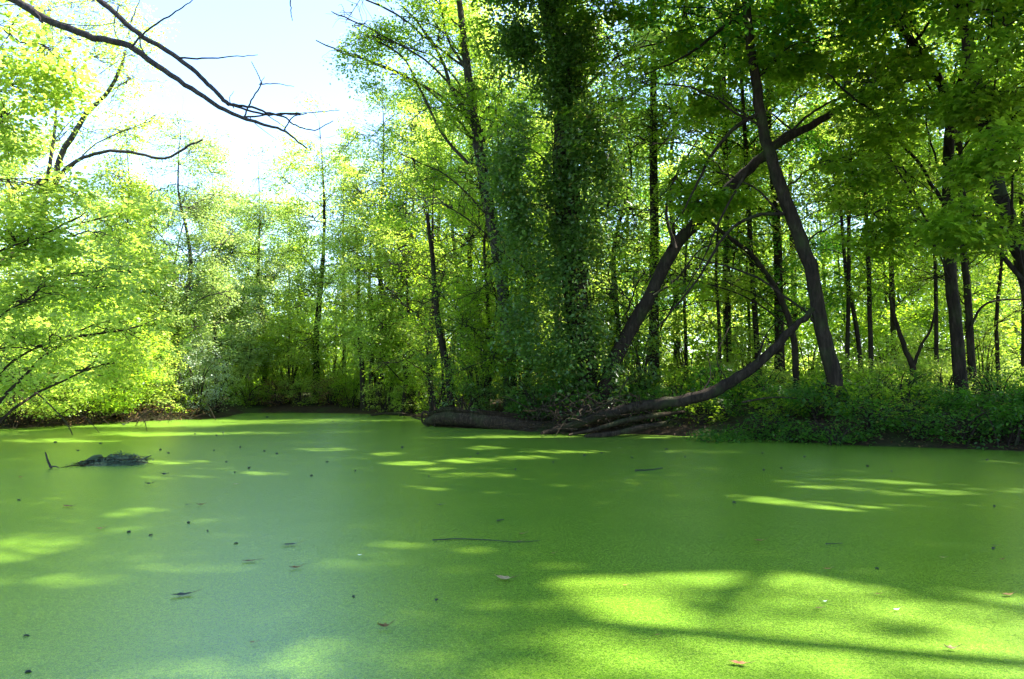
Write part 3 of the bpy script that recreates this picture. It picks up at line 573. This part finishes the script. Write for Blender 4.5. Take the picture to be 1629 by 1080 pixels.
scatter(12, (-6, 3), (38, 56), 'woodland tree behind the middle thicket', 'woodland trees behind the middle', 2.6)
scatter(15, (-32, -6), (50, 64), 'distant woodland tree beyond the far end of the pond', 'woodland trees beyond the far end', 3.0, lambda x, y: x > -.62 * y, sc=.72)
scatter(8, (-36, -22), (27, 48), 'woodland tree behind the sunny shrubs of the left bank', 'woodland trees behind the left bank', 3.2, sc=.7)
scatter(6, (9, 27), (28, 36), 'high crowned woodland tree', 'high crowned trees on the right bank', 2.7, lambda x, y: x / y < .78, q='high')
scatter(3, (20, 30), (18, 27), 'woodland tree just beyond the right edge trunk', 'woodland trees at the right edge', 3.0, lambda x, y: x / y > .72)
LAND = [(-400, 'the left edge'), (130, 'the diagonal limb'), (293, 'the blue green tree'), (430, 'the sky gap'), (582, 'the two slender trunks'), (715, 'the leaning thicket stem'), (805, 'the forked tree'), (925, 'the vine curtain'), (1040, 'the leaning trunk'), (1146, 'the pale stem'), (1266, 'the crooked stem'), (1330, 'the curved tree'), (1453, 'the forked sapling'), (1530, 'the straight trunk'), (1660, 'the right edge'), (9999, 'the far right')]
ORD = ['first', 'second', 'third', 'fourth', 'fifth', 'sixth', 'seventh', 'eighth', 'ninth', 'tenth', 'eleventh', 'twelfth', 'thirteenth', 'fourteenth', 'fifteenth', 'sixteenth', 'seventeenth', 'eighteenth', 'nineteenth', 'twentieth']
def relabel(objs, noun):
    bins = {}
    for o in objs:
        px = CXP + F * o.location.x / o.location.y; k = [i for i, l in enumerate(LAND) if l[0] <= px][-1] if px > -400 else 0
        bins.setdefault(min(k, len(LAND) - 2), []).append((px, o))
    for k, L in bins.items():
        L.sort(key=lambda t: t[0])
        for j, (px, o) in enumerate(L):
            pre = '%s %s from left' % (ORD[min(j, 19)], noun) if len(L) > 1 else 'only %s' % noun
            o['label'] = '%s between %s and %s' % (pre, LAND[k][1].replace('the ', ''), LAND[k + 1][1].replace('the ', ''))
nouns = {'woodland trees behind the right bank': 'deep leafy tree', 'woodland trees close behind the right bank': 'nearer leafy tree', 'woodland trees behind the middle': 'middle wood tree', 'woodland trees beyond the far end': 'far end tree', 'woodland trees behind the left bank': 'left bank back tree', 'woodland trees at the right edge': 'side tree', 'high crowned trees on the right bank': 'high crowned tree'}
def by_group(g): return [o for o in S.objects if o.get('group') == g]
for g_, n_ in nouns.items(): relabel(by_group(g_), n_)
# undergrowth in the sunny clearing and through the wood: plant copies
pl = []
for q in range(4):
    b = np.zeros(3); root = empty('undergrowth_plant', b); Wd = Wood(); Fo = Foliage()
    n = 16 + 5 * q; hh = [.9, 1.4, 1.9, .7][q]; rr = [.8, .9, 1.1, .7][q]
    qv = unit(rng.normal(0, 1, (n, 3))) * rng.uniform(.4, 1, (n, 1)) ** .4
    C = np.array([0, 0, hh * .55]) + qv * [rr, rr, hh * .45]
    for c in C: Wd.tube(np.array([rng.normal(0, .05, 3) * [1, 1, 0], c * .55 + [0, 0, .1], c]), [.012, .004], 4)
    Fo.sprays(C, .34, 34, [.1, .12, .12, .09][q])
    Wd.build('stems', M['bark'], root); Fo.build('foliage', M[['mid', 'bright', 'bright', 'dark'][q]], root, shape='oval'); pl.append(root)
pu = [0] * 4
def plant(x, y, lab, group, q):
    o = pl[q] if not pu[q] else copy_tree(pl[q]); pu[q] = 1
    o.location = (x, y, g1(x, y) - .03); o.rotation_euler = (0, 0, rng.uniform(0, 6.28)); s = rng.uniform(.7, 1.3); o.scale = (s, s, s * rng.uniform(.8, 1.2)); tag(o, lab, 'plant', group)
def pscatter(n, xr, yr, lab, group, qs, dmin, dmax, mind, ok=None):
    L = []
    for _ in range(n * 40):
        x, y = rng.uniform(*xr), rng.uniform(*yr); d = sdist(np.array([[x, y]]))[0]
        if not dmin < d < dmax or (ok and not ok(x, y)) or any(math.hypot(x - a, y - b) < mind for a, b in L): continue
        L.append((x, y)); plant(x, y, lab, group, int(rng.choice(qs)))
        if len(L) >= n: break
pscatter(95, (3, 32), (27, 46), 'sunlit undergrowth plant in the clearing behind the right bank trunks', 'undergrowth in the clearing', [0, 1, 2, 1], 3, 99, 1.0, lambda x, y: .05 < x / y < .74)
pscatter(55, (0, 16), (16, 28), 'shaded low plant on the dark right bank', 'low plants on the right bank', [3, 3, 3, 0], .9, 6, .7, lambda x, y: x / y < .76)  # mostly the dark leaved plant, bank shade put into its colour
pscatter(40, (-12, 4), (42, 56), 'low plant deep behind the middle thicket', 'low plants behind the middle', [1, 2, 0], 3, 99, 1.0)
pscatter(26, (-26, -5), (25, 50), 'low plant along the sunny left and far shore', 'low plants on the left and far shore', [0, 1], .7, 6, 1.0, lambda x, y: x > -.75 * y)

for g_, n_ in {'undergrowth in the clearing': 'sunny undergrowth plant', 'low plants on the right bank': 'shaded bank plant', 'low plants on the left and far shore': 'sunny shore plant', 'low plants behind the middle': 'deep low plant'}.items(): relabel(by_group(g_), n_)
# ================================================================ crowns added overhead, mostly offscreen, laid along sun rays to shade the pond
crowns = [  # trunk foot, top, label
 ((14.5, 5), 25, 'tall offscreen shade tree on the right bank beside the camera'), ((15.5, 8.5), 26, 'tall offscreen shade tree on the right bank further along'), ((6, -5.5), 26, 'tall offscreen shade tree on the bank behind the camera to the right'),
 ((19.5, 12), 25, 'tall offscreen shade tree behind the bank past the right edge'), ((-4, -6), 26, 'tall offscreen shade tree behind the camera to the left'), ((19, 1), 25, 'tall offscreen shade tree well right of the camera')]
cl = [[] for _ in crowns]
gx = np.arange(-17, 17, .85); gy = np.arange(-1.5, 22.3, .85)
for layer in range(11):
    for x in gx:
        for y in gy:
            x1, y1 = x + rng.uniform(-.6, .6), y + rng.uniform(-.6, .6)
            if x1 < -.85 * y1 - 1.5: continue
            for tryk in range(6):
                h = rng.uniform(11 if y > 8 else 16, 21 if y > 8 else 25) + (3 * tryk if tryk else 0); h = min(h, 27)
                c = np.array([x1, y1, 0]) + SV / SV[2] * h
                if c[1] < .5: break
                pxx = CXP + F * c[0] / c[1]; pyy = HY - F * (c[2] - .9 - CAMH) / c[1]
                if pyy < -25 or pxx > 1800 or pxx < -170: break
                if pxx > 1050 and rng.uniform() < .35: break
            else: continue
            dd = [math.hypot(c[0] - a[0][0], (c[1] - a[0][1])) + .01 * i for i, a in enumerate(crowns)]
            cl[int(np.argmin(dd))].append(c)
for (foot, h, lab), C in zip(crowns, cl):
    if len(C) < 30: continue
    C = np.array(C); b = onground([foot[0], foot[1], 0]); ctr = C.mean(0)
    top = np.array([foot[0] * .7 + ctr[0] * .3, foot[1] * .7 + ctr[1] * .3, h])
    root = empty('offscreen_shade_tree', b); tag(root, lab, 'tree', 'offscreen shade trees around the camera')
    Wd = Wood(); T = catmull([b - [0, 0, .3], b + [0, 0, 3], b * .6 + top * .4 + rng.normal(0, .2, 3), top], 6); Wd.tube(T, [.42, .34, .28, .1], 12, .08)
    # limbs: k-means style groups of spray centres
    k = max(4, len(C) // 45); seeds = C[rng.choice(len(C), k, False)]
    for _ in range(4):
        own = np.argmin(((C[:, None] - seeds[None]) ** 2).sum(-1), 1); seeds = np.array([C[own == j].mean(0) if (own == j).any() else seeds[j] for j in range(k)])
    for j in range(k):
        s = seeds[j]; dz = s[2] - T[:, 2]; dh = np.hypot(s[0] - T[:, 0], s[1] - T[:, 1]); a = T[max(10, int(np.argmin(np.abs(dz - .12 * dh))))]
        Lp = catmull([a, (a + s) / 2 + [0, 0, .08 * np.linalg.norm(s - a)], s], 5); Wd.tube(Lp, [.12, .03], 6)
        for c in C[own == j][::3]: Wd.tube(np.array([s, (s + c) / 2 + rng.normal(0, .1, 3), c]), [.02, .006], 4)
    Wd.build('trunk', M['bark'], root, b)
    Fo = Foliage(); Fo.sprays(C, .75, 30, .19, flat=.2); Fo.build('crown', M['dark'], root, b, 'oval', sunlit)

# ================================================================ bare branch hanging into the sky at upper left
b = onground([-8.8, 5.2, 0]); Yb = 7.0
root = empty('bare_limbed_tree', b); tag(root, 'dark bare forked branch with twigs reaching across the sky from upper left', 'tree')
Wd = Wood(); T = catmull([b - [0, 0, .3], b + [.1, .1, 2.5], b + [.5, .6, 5.2], b + [.4, .9, 8.5], b + [.1, 1.2, 12]], 5); Wd.tube(T, [.3, .24, .2, .1], 12, .08); Wd.build('trunk', M['bark'], root, b)
s1 = T[9]; s2 = T[11]
def br(lst, Y, r0, r1, start=None, sub=5, sides=8):
    pts = P(lst, Y)
    if start is not None: pts = [start] + pts
    Lx = catmull(pts, sub); Lx[1:-1] += rng.normal(0, min(r0, .012) * .35, Lx[1:-1].shape); w1 = Wood(); w1.tube(Lx, [r0, (r0 + r1) / 2, r1], sides, .08); return w1
br([(-160, -70), (-60, -35), (15, -5), (70, 28), (135, 55), (205, 73), (250, 105), (305, 140), (350, 170), (385, 187), (420, 198), (455, 210), (488, 236)], (7.0, 6.4), .046, .006, s1).build('branch', M['branch'], root, b)
br([(20, -190), (90, -90), (150, -8), (180, 18), (215, 50), (250, 72), (290, 97), (325, 128), (345, 148), (364, 166)], (7.1, 6.6), .03, .018, s2).build('branch', M['branch'], root, b)
tw = [([(364, 166), (400, 170), (430, 180), (470, 180), (478, 183)], .013, .006), ([(364, 166), (410, 180), (450, 185), (470, 200), (500, 206), (530, 192)], .011, .004), ([(386, 186), (430, 182), (470, 182)], .01, .005),
      ([(388, 187), (400, 160), (415, 135), (412, 122), (400, 98)], .008, .003), ([(414, 134), (440, 133), (468, 138)], .006, .002), ([(412, 135), (421, 122)], .004, .002), ([(372, 172), (365, 158), (372, 145)], .005, .002),
      ([(285, 92), (330, 93), (370, 90), (410, 87)], .010, .003), ([(208, 75), (230, 52), (262, 30), (290, 12), (308, -2)], .010, .004), ([(208, 35), (215, 18), (224, -5)], .007, .003),
      ([(188, 10), (182, 35), (183, 52), (188, 62)], .006, .003), ([(222, 55), (225, 75), (238, 100)], .007, .004), ([(70, 28), (110, 38), (160, 40), (200, 32)], .005, .002), ([(55, 18), (68, 36)], .012, .01),
      ([(452, 207), (468, 185), (505, 178), (540, 175)], .007, .003), ([(470, 182), (480, 180), (510, 178)], .005, .002), ([(462, 0), (463, 20), (465, 33)], .006, .003), ([(395, 184), (410, 200), (440, 222)], .004, .002), ([(425, 183), (450, 200), (455, 208)], .004, .003)]
for lst, r0, r1 in tw:
    br(lst, 6.6, r0, r1, sides=5).build('twig', M['branch'], root, b)
Fo = Foliage(); C = b + np.array([[rng.uniform(-4, 0), rng.uniform(-4, 2), rng.uniform(6, 12)] for _ in range(160)]); Fo.sprays(C, .6, 40, .12); Fo.build('crown', M['mid'], root, b, 'oval', sunlit)

# ================================================================ bank logs, roots, driftwood
def log(name, lab, lst, Y, rad, matn='deadwood', rough=.16, stubs=(), cat='log', sides=14, group=None):
    pts = P(lst, Y); root = empty(name, pts[0]); tag(root, lab, cat, group)
    Wd = Wood(); L = catmull(pts, 5); L[1:-1] += rng.normal(0, min(rad) * .08, L[1:-1].shape); Wd.tube(L, rad, sides, rough); Wd.build('trunk', M[matn], root, pts[0])
    for sl_, Ys, r0 in stubs:
        w1 = Wood(); w1.tube(catmull(P(sl_, Ys), 4), [r0, r0 * .35], 6, .1); w1.build('root', M[matn], root, pts[0])
    return root
log('rotten_log', 'rotten fibrous brown log lying on the shoreline in the middle', [(678, 672), (705, 664), (760, 668), (815, 674), (868, 680)], (27, 24.4), [.12, .27, .30, .29, .14], rough=.12,
    stubs=[([(690, 662), (674, 655), (672, 672), (688, 682)], 26.7, .06), ([(700, 655), (712, 640), (720, 618)], 27, .05), ([(735, 650), (736, 632), (745, 610)], 26.7, .035), ([(715, 660), (695, 668), (690, 683)], 26.4, .05)])
log('root_log', 'long mossy log right of the rotten log, at the foot of the fallen trunk', [(860, 690), (910, 676), (960, 664), (1010, 652), (1060, 648)], (22.4, 23.4), [.05, .12, .15, .16, .08], stubs=[([(960, 664), (945, 640), (933, 628)], 23, .04), ([(915, 672), (940, 648), (962, 640)], 22.8, .05), ([(880, 682), (900, 662), (925, 655)], 22.8, .03)])
log('root_log', 'lower pale root log touching the duckweed beside the long mossy log', [(905, 692), (950, 682), (1000, 668), (1050, 660), (1090, 655)], (21.6, 22.4), [.03, .06, .08, .07, .04])
log('root_log', 'thin dark root log lowest at the waterline in the middle', [(930, 694), (975, 690), (1020, 680), (1060, 672)], (21.2, 21.9), [.05, .07, .08, .04])
rot = [o for o in S.objects if o.name == 'rotten_log'][0]; w1 = Wood(); L = catmull(P([(678, 672), (705, 664), (760, 668), (815, 674), (868, 680)], (27, 24.4)), 10)
for k in range(190):
    i0 = rng.integers(0, len(L) - 12); n = rng.integers(6, 12); a = rng.uniform(-.6, 3.7); seg = L[i0:i0 + n]; rr_ = .29 + .035 * rng.normal()
    th = a + np.linspace(0, rng.normal(0, .5), n); seg = seg + rr_ * np.stack([0 * th + .15 * np.sin(th), -np.cos(th - 1.57) * .9, np.sin(th)], -1) + rng.normal(0, .015, (n, 3)); w1.tube(seg, [.012, .022, .008], 4)
w1.build('bark_fibres', M['deadwood'], rot, rot.location)
cr = at(950, 655, 23.3); root = empty('root_tangle', cr); tag(root, 'tangle of exposed roots and dead stems between the log and the leaning trunk foot', 'roots'); w1 = Wood()
for k in range(210):
    s0 = at(rng.uniform(850, 1050), rng.uniform(640, 684), rng.uniform(21.7, 25)); d = rng.normal(0, 1, 3) * [.6, .4, .3] + [0, -.1, .15]
    w1.tube(catmull([s0, s0 + d * .4 + rng.normal(0, .1, 3), s0 + d * .8 + rng.normal(0, .12, 3), s0 + d * 1.2 + [0, 0, -.15]], 3), [rng.uniform(.012, .035), .006], 5)
w1.build('root', M['deadwood'], root, cr)
for q, (lst, Y, r, lab) in enumerate([
    ([(930, 628), (950, 640), (965, 648)], 22.9, .03, 'short pale dead stick poking up from the logs'), ([(1000, 600), (985, 630), (1000, 660)], 22.9, .025, 'thin dead stick hanging over the logs'),
    ([(1180, 640), (1230, 632), (1290, 636)], 20.3, .03, 'dead stick lying in front of the curved tree foot'), ([(655, 663), (672, 668), (700, 672)], 28, .03, 'dark stick at the left end of the rotten log'),
    ([(590, 660), (630, 657), (668, 662)], 35, .06, 'dark waterlogged branch on the far shore before the shore turns')]):
    log('dead_branch', lab, lst, Y, [r, r * .5], stubs=(), cat='branch', sides=6)
# dead twigs drooping into the water on the left bank and brush behind
bx = []
for q, (lst, Y, r, lab) in enumerate([
    ([(30, 600), (75, 640), (105, 672), (118, 698)], (25, 22), .03, 'dead twig dipping into the duckweed nearest the left edge'), ([(110, 645), (140, 668), (158, 688)], (25.5, 23.2), .022, 'dead twig dipping into the duckweed second from the left edge'),
    ([(220, 655), (230, 670), (236, 695)], (25.8, 23.6), .018, 'dead twig dipping into the duckweed right of the other two'), ([(245, 650), (225, 662), (215, 678)], 27, .025, 'pale dead branch at the left waterline'), ([(110, 650), (85, 668), (70, 680)], 26, .025, 'pale dead branch leaning at the left edge waterline'),
    ([(270, 640), (272, 660), (268, 672)], 29, .02, 'small upright dead stick at the left waterline')]):
    pts = P(lst, Y); root = empty('dead_twig', pts[0]); tag(root, lab, 'branch', 'dead twigs at the left waterline'); w1 = Wood(); L = catmull(pts, 4); w1.tube(L, [r, r * .4], 6)
    for k in range(4):
        s = L[rng.integers(2, len(L) - 1)]; w1.tube(np.array([s, s + rng.normal(0, .15, 3), s + rng.normal(0, .3, 3) + [0, 0, .1]]), [r * .45, r * .15], 4)
    w1.build('stick', M['deadwood'], root, pts[0])
# brush of dry stems along the left waterline
for q, (px, Y, lab) in enumerate([(15, 25.8, 'tangle of dry brown stems at the left edge waterline'), (75, 27.3, 'tangle of dry brown stems second along the left waterline'), (140, 28.6, 'tangle of dry brown stems third along the left waterline'), (205, 30.2, 'tangle of dry brown stems fourth along the left waterline'), (265, 31.8, 'tangle of dry brown stems beside the silvery bush')]):
    b = onground([W_(px, Y), Y, 0]); root = empty('dry_brush', b); tag(root, lab, 'brush'); w1 = Wood()
    for k in range(70):
        s = b + rng.normal(0, 1, 3) * [.7, .3, 0]; s[2] = max(.02, b[2] * .5); d = rng.normal(0, 1, 3) * [.8, .5, .3] + [0, -.2, .55]
        w1.tube(np.array([s, s + d * .5 + rng.normal(0, .08, 3), s + d]), [.014, .004], 4)
    w1.build('stems', M['deadwood'], root, b)
    Fo = Foliage(); Fo.sprays(b + rng.normal(0, 1, (14, 3)) * [.7, .3, .25] + [0, 0, .35], .35, 26, .07); Fo.build('dry_leaves', M['dry'], root, b)

# mound of algae-covered wood in the pond
c = gr(180, 738); root = empty('debris_mound', c); tag(root, 'dark matted wood mound rising out of the duckweed at left', 'driftwood')
n = 22; gu = np.linspace(-1, 1, 34); gv = np.linspace(-1, 1, 16); U, V = np.meshgrid(gu, gv)
hx = U * .62; hy = V * .42; hz = .13 * np.clip(1 - U ** 4 - V ** 2, 0, 1) * (1 + .35 * np.sin(U * 5 + 1) * np.cos(V * 3)) * (.75 + .35 * np.tanh((U + .2) * 3)) + rng.normal(0, .012, U.shape) - .02
i = (np.arange(15)[:, None] * 34 + np.arange(33)[None]).ravel()
ang = R(8); Vv = np.stack([(hx * math.cos(ang) - hy * math.sin(ang)).ravel(), (hx * math.sin(ang) + hy * math.cos(ang)).ravel(), hz.ravel()], -1)
m, t, out = mat('algae_mat'); L = t.links.new; tc = N(t, 'ShaderNodeTexCoord'); nn = N(t, 'ShaderNodeTexNoise', i_Scale=35, i_Detail=6, i_Roughness=.8); L(tc.outputs['Object'], nn.inputs[0])
rp = ramp(t, [(.4, (.008, .018, .008)), (.52, (.03, .06, .025)), (.66, (.10, .2, .05))]); L(nn.outputs[0], rp.inputs[0]); p = N(t, 'ShaderNodeBsdfPrincipled', i_Roughness=.7); L(rp.outputs[0], p.inputs['Base Color'])
bb = N(t, 'ShaderNodeBump', i_Strength=1, i_Distance=.02); L(nn.outputs[0], bb.inputs['Height']); L(bb.outputs[0], p.inputs['Normal']); L(p.outputs[0], out.inputs[0]); M['algae'] = m
Fo = Foliage(); jj = rng.integers(0, len(Vv), 900); Fo.p = [c + Vv[jj] + rng.normal(0, .008, (900, 3)) + [0, 0, .045]]; Fo.n = [np.array([0, -.3, 1]) + rng.normal(0, .6, (900, 3))]; Fo.d = [rng.normal(0, 1, (900, 3))]; Fo.s = [rng.uniform(.02, .06, 900)]
tag(Fo.build('algae_tufts', m, root, c, 'oval'), kind='stuff'); w1 = Wood()
for k in range(40):
    s0 = c + Vv[rng.integers(0, len(Vv))]; d = rng.normal(0, 1, 3) * [.16, .1, .03]; w1.tube(np.array([s0 - d, s0 + [0, 0, .03], s0 + d]), [.006, .008, .003], 4)
w1.build('twigs', M['deadwood'], root, c)
mesh_obj('mat_of_debris', Vv, np.stack([i, i + 1, i + 35, i + 34], -1), m, root, True)
def bit(root, pts, r, name='stick', mt='algae', sides=6): w1 = Wood(); w1.tube(catmull(pts, 4), r, sides, .15); return w1.build(name, M[mt], root, root.location)
q0 = gr(130, 741); q1 = gr(160, 731); bit(root, [q0 + [0, 0, .01], (q0 + q1) / 2 + [0, 0, .06], q1 + [0, 0, .05]], [.04, .06, .05], 'snag')
q0 = gr(208, 741); q1 = gr(240, 727); bit(root, [q0, (q0 + q1) / 2 + [0, 0, .03], q1 + [0, 0, .03]], [.03, .035, .01], 'snag')
# snag stick
s = gr(80, 745); root = empty('snag_stick', s); tag(root, 'dark upright stick poking out of the duckweed left of the mound', 'stick'); D = s[1]
bit(root, [at(72, 719, D), at(76, 733, D), at(82, 745, D)], [.01, .018, .02], 'stick', 'branch'); bit(root, [at(78, 744, D) + [0, 0, .02], at(88, 743, D) + [0, 0, .01], at(97, 744, D) + [0, -.05, .0]], [.015, .012, .006], 'stick', 'branch')

# ================================================================ things floating on the duckweed
def flat_leaf(px, py, wpx, lab, matn, curl=.3, rot=None, long=1.0, nm='floating_leaf', cat='leaf', seed=0):
    c = gr(px, py, .012); Lh = wpx / F * c[1] / 2; r_ = np.random.default_rng(seed + int(px))
    a = np.linspace(-1, 1, 13); b_ = np.linspace(-1, 1, 7); A, B = np.meshgrid(a, b_)
    wd = (1 - np.abs(A) ** 2.2) * (.42 + .12 * np.sin(A * 9 + r_.uniform(0, 6)) + .05 * r_.normal(0, 1, A.shape)) * long
    z = curl * (A ** 2 * .5 + (B * wd) ** 2 * 1.1 + .12 * np.sin(A * 3 + B * 2)); z -= z.min()
    V = np.stack([A * Lh, B * wd * Lh, z * Lh + .002], -1).reshape(-1, 3); ro = r_.uniform(-.5, .5) if rot is None else rot
    V = V @ np.array([[math.cos(ro), math.sin(ro), 0], [-math.sin(ro), math.cos(ro), 0], [0, 0, 1]])
    i = (np.arange(6)[:, None] * 13 + np.arange(12)[None]).ravel()
    root = empty(nm, c); tag(root, lab, cat, 'leaves floating on the duckweed'); o = mesh_obj('blade', V, np.stack([i, i + 1, i + 14, i + 13], -1), M[matn], root, True)
    e = V.reshape(7, 13, 3)[3, 12]; d_ = unit(e - V.reshape(7, 13, 3)[3, 9]); w1 = Wood(); w1.tube(np.array([e - d_ * .1 * Lh, e + d_ * .35 * Lh, e + d_ * .7 * Lh + [0, 0, .1 * Lh]]), [.002, .001], 4); w1.build('stalk', M['litter_flat'], root)
def flat_mat(name, a, b, rough=.6):
    m, t, out = mat(name); L = t.links.new; tc = N(t, 'ShaderNodeTexCoord'); nn = N(t, 'ShaderNodeTexNoise', i_Scale=60, i_Detail=5); L(tc.outputs['Object'], nn.inputs[0])
    rp = ramp(t, [(.35, a), (.65, b)]); L(nn.outputs[0], rp.inputs[0]); p = N(t, 'ShaderNodeBsdfPrincipled', i_Roughness=rough); p.inputs['Specular IOR Level'].default_value = .12; L(rp.outputs[0], p.inputs['Base Color']); L(p.outputs[0], out.inputs[0]); M[name] = m
flat_mat('litter_flat', (.06, .04, .02), (.14, .1, .05)); flat_mat('tan_leaf', (.2, .14, .06), (.38, .28, .14)); flat_mat('brown_leaf', (.08, .04, .015), (.2, .11, .04)); flat_mat('dark_leaf', (.012, .02, .018), (.04, .05, .04)); flat_mat('red_leaf', (.2, .07, .03), (.34, .16, .08)); flat_mat('feather', (.5, .52, .55), (.8, .82, .85))
for a in [(802, 921, 34, 'largest pale tan leaf floating in the middle foreground', 'tan_leaf', .5), (470, 903, 20, 'ochre brown leaf floating left of centre', 'brown_leaf', .5), (612, 997, 22, 'curled dark brown leaf floating low in the middle', 'brown_leaf', .9),
          (402, 1022, 12, 'small brown leaf floating below the ochre leaf', 'brown_leaf', .4), (1513, 1032, 20, 'curled cream leaf floating at lower right', 'tan_leaf', .9), (1175, 1055, 30, 'reddish leaf floating at the bottom edge', 'red_leaf', .3), (1316, 905, 14, 'dark red leaf floating above the sunlit bands at right', 'red_leaf', .4),
          (1208, 860, 16, 'dark brown leaf floating right of centre', 'brown_leaf', .5), (994, 931, 9, 'tiny reddish leaf on the round sunlit patch', 'red_leaf', .4), (1396, 945, 10, 'small brown leaf at the end of the sunlit band', 'brown_leaf', .4), (1603, 946, 22, 'brown leaf floating near the right edge', 'brown_leaf', .3),
          (1594, 890, 12, 'small yellow brown leaf high near the right edge', 'brown_leaf', .5), (290, 946, 34, 'dark wet leaf floating at lower left', 'dark_leaf', .25), (160, 841, 14, 'small orange brown leaf floating at left', 'red_leaf', .5), (108, 805, 22, 'long dark leaf floating at left', 'brown_leaf', .2),
          (320, 803, 14, 'small brown curled leaf beside other specks left of centre', 'brown_leaf', .6), (33, 759, 10, 'tiny reddish leaf below the snag stick', 'red_leaf', .4), (237, 770, 14, 'dark curled leaf right below the mound', 'dark_leaf', .8), (298, 803, 9, 'tiny dark leaf beside the small curled leaf', 'dark_leaf', .5),
          (198, 676, 14, 'dark wet leaf near the left shore', 'dark_leaf', .9), (461, 866, 26, 'dark narrow wet leaf floating above the ochre leaf', 'dark_leaf', .2), (396, 892, 24, 'faint greenish leaf floating left of the ochre leaf', 'litter_flat', .15), (1583, 868, 10, 'tiny dark leaf high near the right edge', 'dark_leaf', .4), (1302, 967, 14, 'greenish brown leaf below the sunlit band', 'litter_flat', .2), (375, 770, 10, 'tiny tan leaf left of centre', 'tan_leaf', .2), (830, 849, 13, 'small brown leaf above the long twig', 'brown_leaf', .4), (826, 861, 12, 'greenish leaf touching the end of the long twig', 'litter_flat', .3), (1500, 887, 9, 'tiny pale leaf at right above the feather', 'tan_leaf', .5), (1312, 957, 9, 'tiny white petal above the greenish brown leaf', 'feather', .5), (572, 883, 8, 'tiny pale petal beside the left dapple', 'feather', .3), (880, 880, 9, 'tiny brown leaf above the round sunlit patch', 'brown_leaf', .4), (262, 755, 16, 'dark curled leaf between the mound and the streak of sun', 'dark_leaf', .7), (700, 803, 12, 'small dark leaf in the middle of the pond', 'dark_leaf', .4), (1045, 1010, 9, 'tiny brown leaf in the large sunlit pool', 'brown_leaf', .4)]:
    flat_leaf(a[0], a[1], a[2], a[3], a[4], a[5], long=.8)
flat_leaf(1426, 970, 13, 'white downy feather floating at right', 'feather', .5, long=.6, nm='feather', cat='feather')
for lst, r, lab in [([(688, 859), (730, 857), (780, 859), (820, 862), (858, 860)], .006, 'long thin dark twig floating in the middle'), ([(1010, 748), (1035, 747), (1055, 744)], .012, 'thin dark twig floating beyond the centre right'), ([(1313, 865), (1340, 864)], .006, 'short dark twig floating at right'), ([(790, 828), (802, 826)], .008, 'very short twig floating above the long twig')]:
    pts = [gr(a, b, .01) for a, b in lst]; root = empty('floating_twig', pts[0]); tag(root, lab, 'twig'); w1 = Wood(); w1.tube(catmull(pts, 4), [r, r * .5], 5, .1); w1.build('stick', M['dark_leaf'], root, pts[0])
# dark specks
sp = [(425, 664), (530, 671), (373, 752), (396, 745), (360, 735), (420, 718), (300, 832), (330, 845), (495, 757), (565, 750), (682, 758), (520, 735), (820, 747), (760, 722), (748, 728), (930, 725), (957, 721), (1213, 721), (1215, 748), (1243, 745), (1090, 727), (1380, 742), (1418, 750), (1571, 732), (1168, 800), (1582, 806), (240, 852), (205, 847), (30, 796), (345, 693), (355, 689), (310, 691), (375, 865), (1580, 873), (1395, 905), (562, 950), (45, 1070), (42, 1012), (695, 955), (88, 704), (160, 706), (124, 717), (255, 716), (268, 721), (340, 717), (382, 712), (440, 722), (1006, 728), (880, 736), (1060, 715), (1280, 727), (640, 712)]
bits = []
for q in range(3):
    root = empty('floating_speck', (0, 0, 0)); w1 = Wood(); w1.tube(np.array([[-.05, 0, .004], [-.02, .01 * q, .02], [.02, -.01, .022], [.05, 0, .004]]), [.008, .024, .018, .006], 6, .3); w1.build('wet_chip', M['dark_leaf'], root)
    w1 = Wood(); w1.tube(np.array([[0, 0, .01], [.02, .02, .03], [.06, .03 * q - .02, .045]]), [.006, .003], 4); w1.build('stalk', M['dark_leaf'], root); bits.append(root)
bu = [0] * 3
for q, (px, py) in enumerate(sp):
    k = q % 3; o = bits[k] if not bu[k] else copy_tree(bits[k]); bu[k] = 1; c = gr(px, py); o.location = c; s = .18 + c[1] * .032; o.scale = (s, s, s); o.rotation_euler = (0, 0, rng.uniform(0, 6.28))
    tag(o, 'tiny dark speck of wet debris floating on the duckweed', 'debris', 'dark specks floating on the duckweed')
# leaf litter on the right bank, uncountable
Fo = Foliage(); n = 26000; x = rng.uniform(-6, 18, n); y = rng.uniform(14, 34, n); d = sdist(np.stack([x, y], -1)); k = (d > .02) & (d < 5) & (rng.uniform(0, 1, n) < np.exp(-d / 2.5)); x, y = x[k], y[k]
p = np.stack([x, y, gz(x, y) + .02], -1); nn = np.array([0, -.1, 1]) + rng.normal(0, .35, (len(x), 3)); Fo.p = [np.maximum(p, [-99, -99, .05])]; Fo.n = [nn]; Fo.d = [rng.normal(0, 1, (len(x), 3))]; Fo.s = [rng.uniform(.05, .11, len(x))]
tag(Fo.build('leaf_litter', M['litter'], None, shape='oval'), 'fallen brown leaves covering the right bank', 'leaf litter', kind='stuff')

Fo = Foliage(); C = []
for k in range(7500):
    a = rng.uniform(-1.05, 1.05); r_ = rng.uniform(72, 105); x = r_ * math.sin(a); y = r_ * math.cos(a)
    hmax = 20 if x > -12 else 13
    hh = rng.uniform(.25, 1) * hmax * (.8 + .2 * math.sin(a * 23) * math.cos(a * 41)) * (1 if rng.uniform() < .62 else .2); C.append((x, y, hh + .8))
Fo.sprays(np.array(C), 2.0, 26, .55, flat=.5, jit=.8)
tag(Fo.build('distant_woods', M['mid']), 'distant woods closing every gap between the nearer trunks', 'woods', kind='stuff')
